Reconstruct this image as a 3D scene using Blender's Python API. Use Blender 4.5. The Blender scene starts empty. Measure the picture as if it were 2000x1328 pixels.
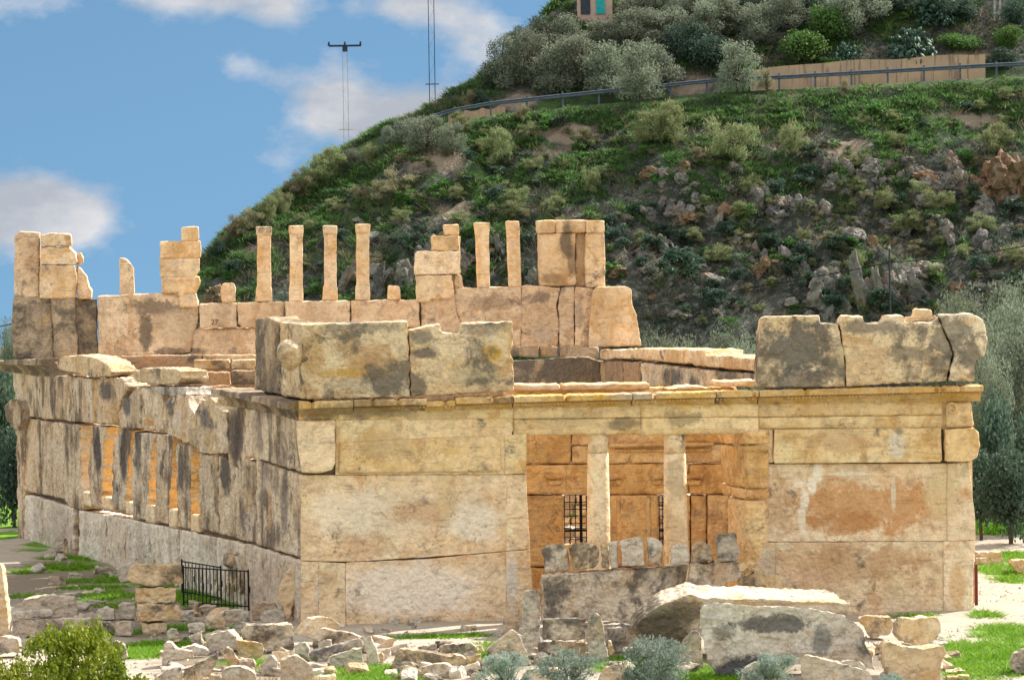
import bpy, bmesh, math, random
import numpy as np
from mathutils import Vector, Matrix, Euler
R = math.radians
rnd = random.Random(11)
scene = bpy.context.scene
col = scene.collection

# ------------------------------------------------------------------ camera
F_PX = 9560.0
D = 135.0
CAM_Z = 12.0
PITCH = math.atan(299 / F_PX)
ROLL = R(-0.8)
cam_d = bpy.data.cameras.new("camera")
cam_d.sensor_width = 36.0
cam_d.lens = F_PX / 2000 * 36.0
cam_d.clip_start = 1.0
cam_d.clip_end = 12000.0
cam = bpy.data.objects.new("camera", cam_d)
CAM_M = Matrix.Rotation(math.pi / 2 - PITCH, 4, 'X') @ Matrix.Rotation(ROLL, 4, 'Z')
cam.matrix_world = Matrix.Translation((0, -D, CAM_Z)) @ CAM_M
col.objects.link(cam)
scene.camera = cam
CAM = Vector((0, -D, CAM_Z))
CR = CAM_M.to_3x3()

def ray(px, py):
    return (CR @ Vector(((px - 1000) / F_PX, -(py - 664) / F_PX, -1.0))).normalized()

# ------------------------------------------------------------------ sky and sun
SUN_AZ = R(50)      # from +Y towards +X
SUN_EL = R(39)
EXPOSURE = 1.42
SKY_STRENGTH = 0.10
SUN_STRENGTH = 4.2
world = bpy.data.worlds.new("World")
scene.world = world
world.use_nodes = True
def build_world():
    nt = world.node_tree
    nt.nodes.clear()
    L = nt.links.new
    def nd(t, **k):
        n = nt.nodes.new(t)
        for a, b in k.items():
            setattr(n, a, b)
        return n
    def m(op, a, b=None, c=None, clamp=False):
        n = nd('ShaderNodeMath', operation=op, use_clamp=clamp)
        for i, v in enumerate((a, b, c)):
            if v is None: continue
            if hasattr(v, 'node'): L(v, n.inputs[i])
            else: n.inputs[i].default_value = v
        return n.outputs[0]
    tc = nd('ShaderNodeTexCoord')
    sep = nd('ShaderNodeSeparateXYZ'); L(tc.outputs['Generated'], sep.inputs[0])
    X, Y, Z = sep.outputs
    # the haze over the deep valley carries the sky a little below the horizon
    zz = m('ADD', m('MULTIPLY', Z, 1.6), 0.30)
    cmb = nd('ShaderNodeCombineXYZ'); L(X, cmb.inputs[0]); L(Y, cmb.inputs[1]); L(zz, cmb.inputs[2])
    nrm = nd('ShaderNodeVectorMath', operation='NORMALIZE'); L(cmb.outputs[0], nrm.inputs[0])
    sky = nd('ShaderNodeTexSky', sky_type='NISHITA', sun_disc=False)
    sky.sun_elevation = SUN_EL
    sky.sun_rotation = SUN_AZ
    sky.air_density = 1.0; sky.dust_density = 0.3; sky.ozone_density = 2.0
    L(nrm.outputs[0], sky.inputs[0])
    # clouds, laid out by direction
    vn = nd('ShaderNodeTexNoise'); vn.inputs['Scale'].default_value = 26; vn.inputs['Detail'].default_value = 9
    vn.inputs['Roughness'].default_value = 0.62
    st = nd('ShaderNodeVectorMath', operation='MULTIPLY'); L(tc.outputs['Generated'], st.inputs[0]); st.inputs[1].default_value = (1, 1, 1.7)
    L(st.outputs[0], vn.inputs['Vector'])
    nz = m('SUBTRACT', vn.outputs[0], 0.5)
    ya = m('MAXIMUM', Y, 0.02)
    U = m('DIVIDE', X, ya); V = m('DIVIDE', Z, ya)
    clouds = [  # px, py, rx, ry, strength
        (60, 405, 150, 75, 1.25), (20, 430, 120, 60, 1.1), (130, 440, 90, 40, .7),
        (420, -5, 170, 42, .95), (300, -22, 130, 34, .7), (545, 25, 60, 40, .9), (60, 10, 120, 45, .5),
        (740, 222, 140, 48, 1.2), (640, 200, 60, 40, .9), (870, 212, 90, 46, 1.1), (780, 258, 150, 30, .6),
        (500, 140, 80, 42, .55), (700, 120, 130, 50, .42), (600, 170, 80, 30, .3), (820, 10, 120, 40, .95), (920, 60, 80, 50, .8),
        (560, 300, 80, 40, .45), (1000, 120, 120, 60, .4), (300, 220, 200, 30, .1)]
    tot = None
    for (px, py, rx, ry, s) in clouds:
        d = ray(px, py)
        u0, v0 = d.x / d.y, d.z / d.y
        a = m('MULTIPLY', m('SUBTRACT', U, u0), F_PX / rx)
        b = m('MULTIPLY', m('SUBTRACT', V, v0), F_PX / ry)
        r2 = m('ADD', m('MULTIPLY', a, a), m('MULTIPLY', b, b))
        g = m('MULTIPLY', m('POWER', 2.718, m('MULTIPLY', r2, -1.0)), s)
        tot = g if tot is None else m('ADD', tot, g)
    front = m('GREATER_THAN', Y, 0.1)
    tot = m('MULTIPLY', tot, front)
    fine = nd('ShaderNodeTexNoise'); fine.inputs['Scale'].default_value = 70; fine.inputs['Detail'].default_value = 10; fine.inputs['Roughness'].default_value = 0.62
    L(st.outputs[0], fine.inputs['Vector'])
    cm = m('ADD', tot, m('MULTIPLY', m('SUBTRACT', fine.outputs[0], .5), 1.5))
    cm = m('ADD', cm, m('MULTIPLY', nz, 0.6))
    cm = m('MULTIPLY', m('SUBTRACT', cm, 0.32), 1.35, clamp=True)
    cm = m('MULTIPLY', cm, m('MINIMUM', m('MULTIPLY', tot, 3.5), 1.0))
    # unseen bright cloud overhead and behind the camera, added to fill the shade
    bn = nd('ShaderNodeTexNoise'); bn.inputs['Scale'].default_value = 2.2; bn.inputs['Detail'].default_value = 6
    L(tc.outputs['Generated'], bn.inputs['Vector'])
    hi = m('MULTIPLY', m('SUBTRACT', Z, 0.12), 3.0, clamp=True)
    bk = m('MULTIPLY', m('SUBTRACT', m('MULTIPLY', Y, -1.0), 0.0), 3.0, clamp=True)
    ov = m('MAXIMUM', hi, bk)
    big = m('MULTIPLY', m('SUBTRACT', bn.outputs[0], 0.40), 6.0, clamp=True)
    big = m('MULTIPLY', big, ov)
    mixa = nd('ShaderNodeMix', data_type='RGBA'); L(cm, mixa.inputs[0])
    tint = nd('ShaderNodeMix', data_type='RGBA', blend_type='MULTIPLY'); tint.inputs[0].default_value = 1.0
    L(sky.outputs[0], tint.inputs[6]); tint.inputs[7].default_value = SKY_TINT
    shade = nd('ShaderNodeMix', data_type='RGBA'); L(m('MULTIPLY', m('SUBTRACT', vn.outputs[0], .38), 4.0, clamp=True), shade.inputs[0]); shade.inputs[6].default_value = (1.75, 1.9, 2.15, 1); shade.inputs[7].default_value = CLOUD_COL
    L(tint.outputs[2], mixa.inputs[6]); L(shade.outputs[2], mixa.inputs[7])
    mixb = nd('ShaderNodeMix', data_type='RGBA'); L(big, mixb.inputs[0])
    L(mixa.outputs[2], mixb.inputs[6]); mixb.inputs[7].default_value = FILL_CLOUD
    bg = nd('ShaderNodeBackground'); bg.inputs[1].default_value = SKY_STRENGTH
    L(mixb.outputs[2], bg.inputs[0])
    out = nd('ShaderNodeOutputWorld'); L(bg.outputs[0], out.inputs[0])
SKY_TINT = (0.33, 0.42, 0.42, 1)
CLOUD_COL = (2.9, 2.9, 3.0, 1)
FILL_CLOUD = (7.5, 7.2, 6.8, 1)
build_world()
sd = bpy.data.lights.new("sun", 'SUN')
sd.energy = SUN_STRENGTH
sd.angle = R(0.5)
sd.color = (1.0, 0.93, 0.82)
sun = bpy.data.objects.new("sun", sd)
tosun = Vector((math.sin(SUN_AZ) * math.cos(SUN_EL), math.cos(SUN_AZ) * math.cos(SUN_EL), math.sin(SUN_EL)))
sun.rotation_euler = tosun.to_track_quat('Z', 'Y').to_euler()
sun.location = (60, 60, 80)
col.objects.link(sun)
scene.view_settings.view_transform = 'Standard'
scene.view_settings.look = 'None'
scene.view_settings.exposure = EXPOSURE
scene.view_settings.gamma = 1.0
scene.render.engine = 'CYCLES'
scene.cycles.max_bounces = 6
scene.cycles.diffuse_bounces = 4
scene.cycles.transparent_max_bounces = 4

# ------------------------------------------------------------------ terrain function
def vnoise(x, y, seed=0):
    x = np.asarray(x, float); y = np.asarray(y, float)
    xi = np.floor(x).astype(np.int64); yi = np.floor(y).astype(np.int64)
    fx = x - xi; fy = y - yi
    fx = fx * fx * (3 - 2 * fx); fy = fy * fy * (3 - 2 * fy)
    def h(a, b):
        n = (a * 374761393 + b * 668265263 + seed * 974711) & 0x7fffffff
        n = ((n ^ (n >> 13)) * 1274126177) & 0x7fffffff
        return ((n ^ (n >> 16)) & 0xffff) / 65535.0
    return (h(xi, yi) * (1 - fx) + h(xi + 1, yi) * fx) * (1 - fy) + (h(xi, yi + 1) * (1 - fx) + h(xi + 1, yi + 1) * fx) * fy
def fbm(x, y, seed=0, oct=4):
    s = 0; a = .5; t = 0
    for i in range(oct):
        s = s + a * vnoise(x, y, seed + i); t += a
        x = x * 2.03 + 5.1; y = y * 2.03 + 1.7; a *= .5
    return s / t
def smin(a, b, k=1.0):
    h = np.clip(0.5 + 0.5 * (b - a) / k, 0, 1)
    return b * (1 - h) + a * h - k * h * (1 - h)
Y_FOOT, Y_ROAD = 112.0, 136.0
def z_road(x):
    return np.interp(x, [-60, -20, -7.3, -2.3, 4, 11, 28, 60, 200], [6, 11, 14.4, 15.8, 16.4, 17.0, 17.7, 18.5, 20])
def terrain(x, y):
    x = np.asarray(x, float); y = np.asarray(y, float)
    base = (fbm(x * .5, y * .5, 3) - .5) * .16
    # towards the camera a slope climbs to the viewpoint
    base = base + np.where(y < -19, (-19 - y) * .088, 0)
    base = base + np.where(y > 62, -(y - 62) * .030, 0) * np.clip((6 - x) / 20, 0, 1)
    base = np.where(y > 1500, base - 0, base)
    s = y - Y_FOOT
    zr = z_road(x)
    low = zr * np.clip(s / 24.0, 0, 1.0) ** 0.72
    low = low + np.where((s > 0) & (s < 24), 1, 0) * ((fbm(x * .22, y * .22, 9, 5) - .5) * 2.6 + (fbm(x * .9, y * .9, 19, 4) - .5) * 1.0 + (np.abs(fbm(x * .8, y * .5, 23, 4) - .5) * -2.6 + .3) * np.clip((20 - s) / 6, 0, 1)) * np.clip(s / 4, 0, 1) * np.clip((24 - s) / 5, 0, 1)
    up = np.where(s > 28.5, zr + 0.25 + .60 * (s - 28.5) + (fbm(x * .3, y * .3, 29) - .5) * 1.6 * np.clip((s - 28.5) / 4, 0, 1), low)
    up = np.minimum(up, 40 + 0 * up)
    nose = np.interp(x, [-400, -60, -30, -21, -17.2, -15.5, -12.4, -10.2, -7.3, -2.3, 1.5, 6, 30, 60], [-120, -24, -5, 3.2, 7.3, 9.6, 11.9, 13.5, 15.2, 17.4, 21, 26, 48, 60]) + (fbm(x * .35, y * .25, 39) - .5) * 1.2
    hill = smin(up, nose, 1.0)
    hill = hill - np.clip(y - 168, 0, 600) * .35 * np.clip((60 - x) / 60, .15, 1)
    hill = np.where(s > 0, hill, -50)
    return np.maximum(base, np.where(s > 0, hill + 0 * base, base))
def tz(x, y):
    return float(terrain(x, y))
def G(px, py, lift=0.0):
    d = ray(px, py)
    ts = np.arange(30, 700, 0.25) / d.y
    xs = CAM.x + d.x * ts; ys = CAM.y + d.y * ts; zs = CAM.z + d.z * ts
    g = terrain(xs, ys) + lift
    i = np.argmax(zs < g)
    if i == 0: i = len(ts) - 1
    return Vector((float(xs[i]), float(ys[i]), float(g[i])))

# ------------------------------------------------------------------ planes of the building
class Plane:
    def __init__(s, a, b):
        s.a = Vector((a[0], a[1], 0)); d = Vector((b[0] - a[0], b[1] - a[1], 0)); s.d = d.normalized()
        s.n = Vector((s.d.y, -s.d.x, 0))        # right of direction = outward (towards the camera when a is left of b)
    def at(s, px, py, off=0.0):
        r = ray(px, py)
        o = s.a + s.n * off
        t = (o - CAM).dot(s.n) / r.dot(s.n)
        return CAM + r * t
FL, FR = (-5.82, 0.0), (12.75, 1.2)
FRONT = Plane(FL, FR)
WL = (-17.28, 35.8)
WALL = Plane(WL, FL)
SR = (4.9, 37.2)
FAR = Plane(WL, SR)
EAST = Plane(FR, SR)   # right-hand wall; its outer normal points right
def par(pl, off):
    q = Plane((0, 0), (1, 0)); q.d = pl.d; q.n = pl.n; q.a = pl.a - pl.n * off
    return q
PORCH = par(FRONT, 4.6)
INNER = par(FRONT, 9.0)
MID = par(FAR, 7.0)
_g = G(1440, 1300)
YARD = Plane((_g.x, _g.y), (_g.x + 1, _g.y))
JAMB = Plane((6.35, 0.9), (5.05, 5.6))
JAMB.n = -JAMB.n if JAMB.n.y > 0 else JAMB.n
EASTIN = Plane((4.0, 34.0), (11.4, 2.0))   # inner face of right wall, seen from the left

# ------------------------------------------------------------------ materials
class NT:
    def __init__(s, name, rough=.9):
        s.mat = bpy.data.materials.new(name); s.mat.use_nodes = True
        s.t = s.mat.node_tree; s.t.nodes.clear()
        s.out = s.n('ShaderNodeOutputMaterial'); s.b = s.n('ShaderNodeBsdfPrincipled')
        s.b.inputs['Roughness'].default_value = rough
        s.b.inputs['Specular IOR Level'].default_value = .15
        s.l(s.b.outputs[0], s.out.inputs[0])
    def n(s, t, **k):
        x = s.t.nodes.new(t)
        for a, b in k.items(): setattr(x, a, b)
        return x
    def l(s, a, b): s.t.links.new(a, b)
    def m(s, op, a, b=None, c=None, clamp=False):
        x = s.n('ShaderNodeMath', operation=op, use_clamp=clamp)
        for i, v in enumerate((a, b, c)):
            if v is None: continue
            if hasattr(v, 'node'): s.l(v, x.inputs[i])
            else: x.inputs[i].default_value = v
        return x.outputs[0]
    def vm(s, op, a, b=None):
        x = s.n('ShaderNodeVectorMath', operation=op)
        for i, v in enumerate((a, b)):
            if v is None: continue
            if hasattr(v, 'node'): s.l(v, x.inputs[i])
            else: x.inputs[i].default_value = v
        return x.outputs['Value'] if op in ('LENGTH', 'DOT_PRODUCT', 'DISTANCE') else x.outputs[0]
    def noise(s, vec, scale, detail=5, rough=.55, dist=0.0):
        x = s.n('ShaderNodeTexNoise'); s.l(vec, x.inputs['Vector'])
        x.inputs['Scale'].default_value = scale; x.inputs['Detail'].default_value = min(detail, 5)
        x.inputs['Roughness'].default_value = rough; x.inputs['Distortion'].default_value = dist
        return x.outputs[0]
    def step(s, v, a, b):
        return s.m('MULTIPLY', s.m('SUBTRACT', v, a), 1.0 / (b - a), clamp=True)
    def mix(s, f, a, b, mode='MIX'):
        x = s.n('ShaderNodeMix', data_type='RGBA', blend_type=mode)
        for i, v in ((0, f), (6, a), (7, b)):
            if hasattr(v, 'node'): s.l(v, x.inputs[i])
            else: x.inputs[i].default_value = v if i == 0 else (*v[:3], 1)
        return x.outputs[2]
    def bump(s, h, strength, dist=.05):
        x = s.n('ShaderNodeBump'); s.l(h, x.inputs['Height']); x.inputs['Strength'].default_value = strength
        x.inputs['Distance'].default_value = dist
        s.l(x.outputs[0], s.b.inputs['Normal'])

def stone(name, c1, c2, c3, dark=.3, streak=0.0, outward=None, patina=(.11, .095, .085), blobs=(), crack=.5, ochre=0.0, scale=1.0, bump=.6, light=.0, mott=.45, orange=.3, strata=.4, cast=.28):
    N = NT(name, .92)
    P = N.n('ShaderNodeNewGeometry').outputs['Position']
    oi = N.n('ShaderNodeObjectInfo').outputs['Random']
    shift = N.n('ShaderNodeCombineXYZ'); N.l(N.m('MULTIPLY', oi, 9.0), shift.inputs[0]); N.l(N.m('MULTIPLY', oi, 5.0), shift.inputs[2])
    Q = N.vm('ADD', P, shift.outputs[0])
    Q = N.vm('SCALE', Q); Q.node.inputs['Scale'].default_value = scale
    a = N.step(N.noise(Q, .55, 7, .6, .4), .42, .60)
    c = N.mix(a, c1, c2)
    b = N.step(N.noise(Q, 1.1, 8, .62, .8), .54, .60)
    c = N.mix(N.m('MULTIPLY', b, .75), c, c3)
    # pale lime wash patches
    w = N.step(N.noise(N.vm('ADD', Q, (7.3, 1.1, 4.2)), .9, 6, .5, .3), .60, .64)
    c = N.mix(N.m('MULTIPLY', w, .35 + light), c, tuple(min(.84, v * 1.12 + .04) for v in c1))
    # every block has its own cast, from pale cream to peach
    oc = N.m('FRACT', N.m('MULTIPLY', oi, 7.31))
    c = N.mix(N.m('MULTIPLY', N.step(oc, .45, 1.0), cast), c, (.80, .70, .56))
    c = N.mix(N.m('MULTIPLY', N.step(oc, .5, .0), cast), c, (.66, .42, .24))
    # grey mottling
    g = N.step(N.noise(N.vm('ADD', Q, (1.7, 9.1, 3.2)), 3.1, 9, .72), .47, .66)
    c = N.mix(N.m('MULTIPLY', g, mott), c, (.22, .18, .145))
    if ochre:
        o = N.step(N.noise(N.vm('MULTIPLY', N.vm('ADD', Q, (3.1, 3.1, 8.2)), (1, 1, 1.6)), .8, 6, .6, .6), .50, .62)
        c = N.mix(N.m('MULTIPLY', o, ochre), c, (.52, .31, .075))
    BN = N.m('SUBTRACT', N.m('ADD', N.m('MULTIPLY', N.noise(P, 1.5, 5, .7, .5), .7), N.m('MULTIPLY', N.noise(P, 6.5, 5, .75), .3)), .5) if blobs else None
    for (pl, px, py, rx, ry, bc, bs, bn) in blobs:
        p0 = pl.at(px, py); k = (p0 - CAM).length / F_PX
        v = N.vm('SUBTRACT', P, tuple(p0))
        hx = N.m('DIVIDE', N.vm('DOT_PRODUCT', v, tuple(pl.d)), rx * k * (1 if pl is not WALL else 3.2))
        sp = N.n('ShaderNodeSeparateXYZ'); N.l(v, sp.inputs[0])
        hz = N.m('DIVIDE', sp.outputs[2], ry * k)
        r = N.m('SQRT', N.m('ADD', N.m('MULTIPLY', hx, hx), N.m('MULTIPLY', hz, hz)))
        mk = N.m('ADD', N.m('SUBTRACT', 1.0, r), N.m('MULTIPLY', BN, bn * 2.3))
        c = N.mix(N.m('MULTIPLY', N.step(mk, .0, .38), bs), c, bc)
    # lichen and soot
    pat = N.noise(N.vm('ADD', Q, (4.2, 2.2, 6.1)), .75, 10, .68, .3)
    pat = N.m('ADD', pat, N.m('MULTIPLY', N.m('SUBTRACT', N.noise(Q, 7, 5, .8), .5), .16))
    dk = N.step(pat, .62 - dark * .22, .70 - dark * .18)
    if streak:
        Sv = N.vm('MULTIPLY', Q, (.42, .42, .06))
        sn = N.noise(Sv, 2.3, 7, .6)
        sn = N.m('ADD', sn, N.m('MULTIPLY', N.m('SUBTRACT', N.noise(Q, .55, 3), .5), .9))
        dk = N.m('MAXIMUM', dk, N.m('MULTIPLY', N.step(sn, .49, .63), streak))
        sl = N.step(N.noise(N.vm('ADD', Sv, (5, 5, 5)), 3.6, 6, .6), .56, .64)
        c = N.mix(N.m('MULTIPLY', sl, .5), c, c3)
    dk = N.m('MULTIPLY', dk, .82)
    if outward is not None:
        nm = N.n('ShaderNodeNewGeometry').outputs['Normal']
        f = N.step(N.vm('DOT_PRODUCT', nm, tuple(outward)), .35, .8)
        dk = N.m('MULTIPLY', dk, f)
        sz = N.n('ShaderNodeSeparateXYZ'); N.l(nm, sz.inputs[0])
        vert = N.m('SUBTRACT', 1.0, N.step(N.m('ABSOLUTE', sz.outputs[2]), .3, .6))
        c = N.mix(N.m('MULTIPLY', N.m('SUBTRACT', 1.0, f), N.m('MULTIPLY', vert, orange)), c, (.85, .50, .17))  # bounced sunlight painted as orange on upright faces turned away from outside
    c = N.mix(dk, c, patina)
    # pits and fine grain
    vo = N.n('ShaderNodeTexVoronoi'); N.l(Q, vo.inputs['Vector']); vo.inputs['Scale'].default_value = 7.5
    pit = N.m('SUBTRACT', 1.0, N.step(vo.outputs['Distance'], .10, .26))
    pit = N.m('MULTIPLY', pit, N.step(N.noise(Q, 1.7, 4), .50, .60))
    c = N.mix(N.m('MULTIPLY', pit, .55), c, (.14, .10, .07))
    hs = N.step(N.noise(N.vm('MULTIPLY', Q, (.7, .7, 5.5)), 2.2, 5, .7), .57, .64)
    c = N.mix(N.m('MULTIPLY', hs, strata), c, (.24, .15, .09))
    cv = N.n('ShaderNodeTexVoronoi', feature='DISTANCE_TO_EDGE')
    nz = N.n('ShaderNodeTexNoise'); N.l(Q, nz.inputs['Vector']); nz.inputs['Scale'].default_value = 1.6; nz.inputs['Detail'].default_value = 7
    N.l(N.vm('ADD', Q, N.vm('SCALE', nz.outputs['Color'])), cv.inputs['Vector'])
    nz2 = [x for x in N.t.nodes if x.bl_idname == 'ShaderNodeVectorMath' and x.operation == 'SCALE'][-1]; nz2.inputs['Scale'].default_value = .9
    cv.inputs['Scale'].default_value = .55
    ck = N.m('SUBTRACT', 1.0, N.step(N.m('ADD', cv.outputs['Distance'], N.m('MULTIPLY', N.m('SUBTRACT', nz.outputs[0], .5), .03)), .001, .013))
    ck = N.m('MULTIPLY', ck, N.step(N.noise(Q, .8, 3), .50, .58))
    c = N.mix(N.m('MULTIPLY', ck, crack), c, (.10, .07, .05))
    gr = N.noise(Q, 22, 6, .7)
    mid = N.noise(N.vm('ADD', Q, (2.2, 4.4, 6.6)), 5.5, 5, .7)
    fine = N.m('ADD', .50, N.m('ADD', N.m('MULTIPLY', gr, .52), N.m('MULTIPLY', mid, .50)))
    val = N.m('MULTIPLY', fine, N.m('ADD', .93, N.m('MULTIPLY', oi, .14)))
    hv = N.n('ShaderNodeHueSaturation'); N.l(c, hv.inputs['Color']); N.l(val, hv.inputs['Value'])
    N.l(hv.outputs[0], N.b.inputs['Base Color'])
    h = N.m('ADD', N.noise(Q, 3.0, 5, .7), N.m('MULTIPLY', vo.outputs['Distance'], .35))
    N.bump(h, min(1.0, bump * 1.25), .16)
    return N.mat

DARK = (.055, .05, .045); WHITE = (.66, .60, .50); ORG = (.50, .24, .085); OCH = (.55, .33, .06); TAN = (.50, .36, .19); GREY = (.33, .31, .29)
CREAM = (.60, .46, .27)
M = {}
M['front'] = stone('limestone_facade', (.80, .63, .43), (.72, .51, .31), (.58, .35, .18), dark=.0, crack=.4, ochre=.14, light=.4, bump=.5, blobs=[
    (FRONT, 1700, 990, 190, 62, ORG, .75, 1.3), (FRONT, 1650, 1020, 110, 30, (.42, .19, .07), .6, 1.2), (FRONT, 1500, 990, 60, 70, (.47, .29, .16), .6, 1.2),
    (FRONT, 1660, 1100, 160, 40, (.42, .24, .11), .55, 1.6), (FRONT, 1840, 960, 40, 70, CREAM, .8, .5), (FRONT, 1598, 922, 12, 24, (.82, .74, .62), .95, .15), (FRONT, 1586, 948, 11, 22, (.82, .74, .62), .95, .15), (FRONT, 1565, 946, 18, 7, (.8, .72, .6), .9, .15), (FRONT, 1572, 975, 10, 24, (.82, .74, .62), .9, .15),
    (FRONT, 1566, 1012, 9, 40, (.76, .67, .54), .85, .2), (FRONT, 1660, 925, 60, 5, (.78, .70, .58), .6, .2), (FRONT, 1745, 965, 6, 40, WHITE, .7, .4),
    (FRONT, 760, 1000, 130, 55, (.60, .50, .38), .6, .9), (FRONT, 920, 1000, 60, 60, (.62, .53, .41), .5, .9), (FRONT, 830, 1000, 80, 26, (.49, .27, .13), .5, 1.1), (FRONT, 720, 1060, 60, 25, (.48, .28, .15), .5, 1.2),
    (FRONT, 800, 1150, 170, 60, (.80, .74, .67), .65, .9), (FRONT, 680, 1000, 90, 60, (.82, .73, .60), .5, 1.2), (FRONT, 930, 1020, 60, 50, (.80, .72, .62), .55, 1.2), (FRONT, 1560, 1130, 110, 50, (.64, .43, .28), .5, 1.5), (FRONT, 1760, 1090, 90, 26, (.50, .31, .17), .55, 1.8), (FRONT, 640, 1160, 30, 60, (.56, .52, .46), .8, .25), (FRONT, 870, 950, 25, 90, CREAM, .6, .5), (FRONT, 1000, 1140, 16, 70, (.56, .54, .50), .7, .4),
    (FRONT, 1870, 1150, 20, 60, (.58, .37, .19), .7, .5), (FRONT, 1500, 1110, 20, 50, (.52, .42, .32), .6, .5)])
M['band'] = stone('limestone_moulding', (.80, .62, .36), (.72, .51, .26), (.56, .34, .14), dark=.02, crack=.3, ochre=.42, bump=.4, blobs=[
    (FRONT, 1215, 828, 45, 14, DARK, .55, 1.4), (FRONT, 1330, 815, 40, 22, (.2, .15, .09), .6, 1.4), (FRONT, 1100, 822, 70, 16, CREAM, .7, .6), (FRONT, 740, 800, 110, 22, (.16, .13, .10), .6, 1.7),
    (FRONT, 850, 812, 60, 12, CREAM, .6, .6), (FRONT, 760, 870, 70, 40, (.42, .30, .16), .5, 1.3), (FRONT, 1750, 870, 20, 30, WHITE, .8, .5), (FRONT, 1640, 860, 60, 30, (.50, .33, .19), .6, 1.1)])
M['cornice'] = stone('ochre_cornice_stone', (.66, .48, .25), (.60, .38, .12), (.50, .27, .05), dark=.15, crack=.3, ochre=.8, bump=.5, blobs=[
    (FRONT, 690, 800, 120, 25, (.15, .12, .09), .6, 1.8), (FRONT, 1240, 770, 60, 14, GREY, .6, 1.0)])
M['parapet'] = stone('lichen_parapet_stone', (.80, .65, .46), (.70, .53, .33), (.52, .32, .16), dark=.47, crack=.6, ochre=.22, bump=.9, patina=(.13, .115, .095), blobs=[
    (FRONT, 1560, 680, 100, 58, (.12, .115, .11), .88, 1.5), (FRONT, 1560, 740, 60, 28, (.10, .10, .10), .7, 1.5), (FRONT, 1860, 660, 55, 50, (.17, .155, .135), .75, 1.8), (FRONT, 1700, 640, 70, 16, (.14, .13, .12), .7, 1.6),
    (FRONT, 1780, 690, 60, 18, (.15, .13, .10), .7, 1.8), (FRONT, 1700, 700, 40, 28, (.58, .40, .24), .7, .9), (FRONT, 1640, 710, 22, 40, (.56, .44, .28), .8, .6),
    (FRONT, 610, 690, 28, 55, (.50, .32, .15), .7, .8), (FRONT, 740, 710, 50, 24, (.42, .25, .12), .6, 1.4), (FRONT, 830, 690, 35, 14, (.10, .09, .085), .8, .8), (FRONT, 700, 640, 80, 16, (.24, .21, .17), .7, 1.6), (FRONT, 825, 660, 30, 16, (.22, .2, .17), .8, .8),
    (FRONT, 960, 690, 24, 18, OCH, .9, .5), (FRONT, 940, 640, 60, 16, (.26, .23, .19), .6, 1.5), (FRONT, 670, 730, 60, 10, OCH, .6, 1.0), (FRONT, 930, 730, 60, 30, (.52, .43, .29), .7, .8), (FRONT, 720, 750, 120, 18, (.48, .43, .35), .5, 1.0)])
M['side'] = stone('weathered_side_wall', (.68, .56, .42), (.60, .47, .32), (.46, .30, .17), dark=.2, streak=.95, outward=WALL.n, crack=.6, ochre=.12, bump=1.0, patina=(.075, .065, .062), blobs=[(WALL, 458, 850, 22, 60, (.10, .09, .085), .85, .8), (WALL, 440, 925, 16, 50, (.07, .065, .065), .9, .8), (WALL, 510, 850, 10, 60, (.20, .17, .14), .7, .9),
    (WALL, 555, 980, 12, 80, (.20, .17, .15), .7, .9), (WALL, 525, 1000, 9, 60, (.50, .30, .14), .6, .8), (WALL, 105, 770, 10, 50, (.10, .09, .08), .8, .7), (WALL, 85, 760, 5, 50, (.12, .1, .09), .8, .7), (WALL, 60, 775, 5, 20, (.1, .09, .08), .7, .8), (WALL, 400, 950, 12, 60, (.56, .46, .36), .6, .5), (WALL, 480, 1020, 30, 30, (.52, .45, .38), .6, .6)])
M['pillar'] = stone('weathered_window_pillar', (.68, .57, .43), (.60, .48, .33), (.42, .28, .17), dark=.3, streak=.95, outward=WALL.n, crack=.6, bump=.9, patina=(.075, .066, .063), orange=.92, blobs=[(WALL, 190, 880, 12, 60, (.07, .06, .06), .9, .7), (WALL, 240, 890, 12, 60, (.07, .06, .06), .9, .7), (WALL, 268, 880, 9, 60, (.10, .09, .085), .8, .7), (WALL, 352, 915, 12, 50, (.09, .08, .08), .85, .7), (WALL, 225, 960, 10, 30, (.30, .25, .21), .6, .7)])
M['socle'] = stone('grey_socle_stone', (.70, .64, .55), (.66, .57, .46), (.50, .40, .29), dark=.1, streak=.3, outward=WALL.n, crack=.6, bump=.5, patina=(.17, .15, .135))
M['frieze'] = stone('broken_frieze_stone', (.70, .57, .42), (.62, .48, .32), (.52, .32, .14), dark=.34, streak=.35, crack=.6, ochre=.35, bump=1.0, patina=(.10, .095, .098), blobs=[(WALL, 212, 765, 26, 24, (.12, .115, .115), .9, .9), (WALL, 250, 790, 14, 30, (.12, .115, .12), .9, .9), (WALL, 405, 815, 14, 25, (.13, .13, .15), .85, .8), (WALL, 335, 790, 12, 12, (.14, .14, .15), .7, .8), (WALL, 225, 825, 10, 12, OCH, .8, .8), (WALL, 290, 825, 16, 10, (.50, .28, .10), .8, .8), (WALL, 350, 820, 20, 20, (.60, .50, .42), .6, .6)])
M['sooty'] = stone('sooty_upper_stone', (.46, .36, .25), (.38, .30, .21), (.52, .33, .15), cast=.08, dark=.75, streak=.9, crack=.4, bump=.8, patina=(.10, .087, .075))
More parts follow.
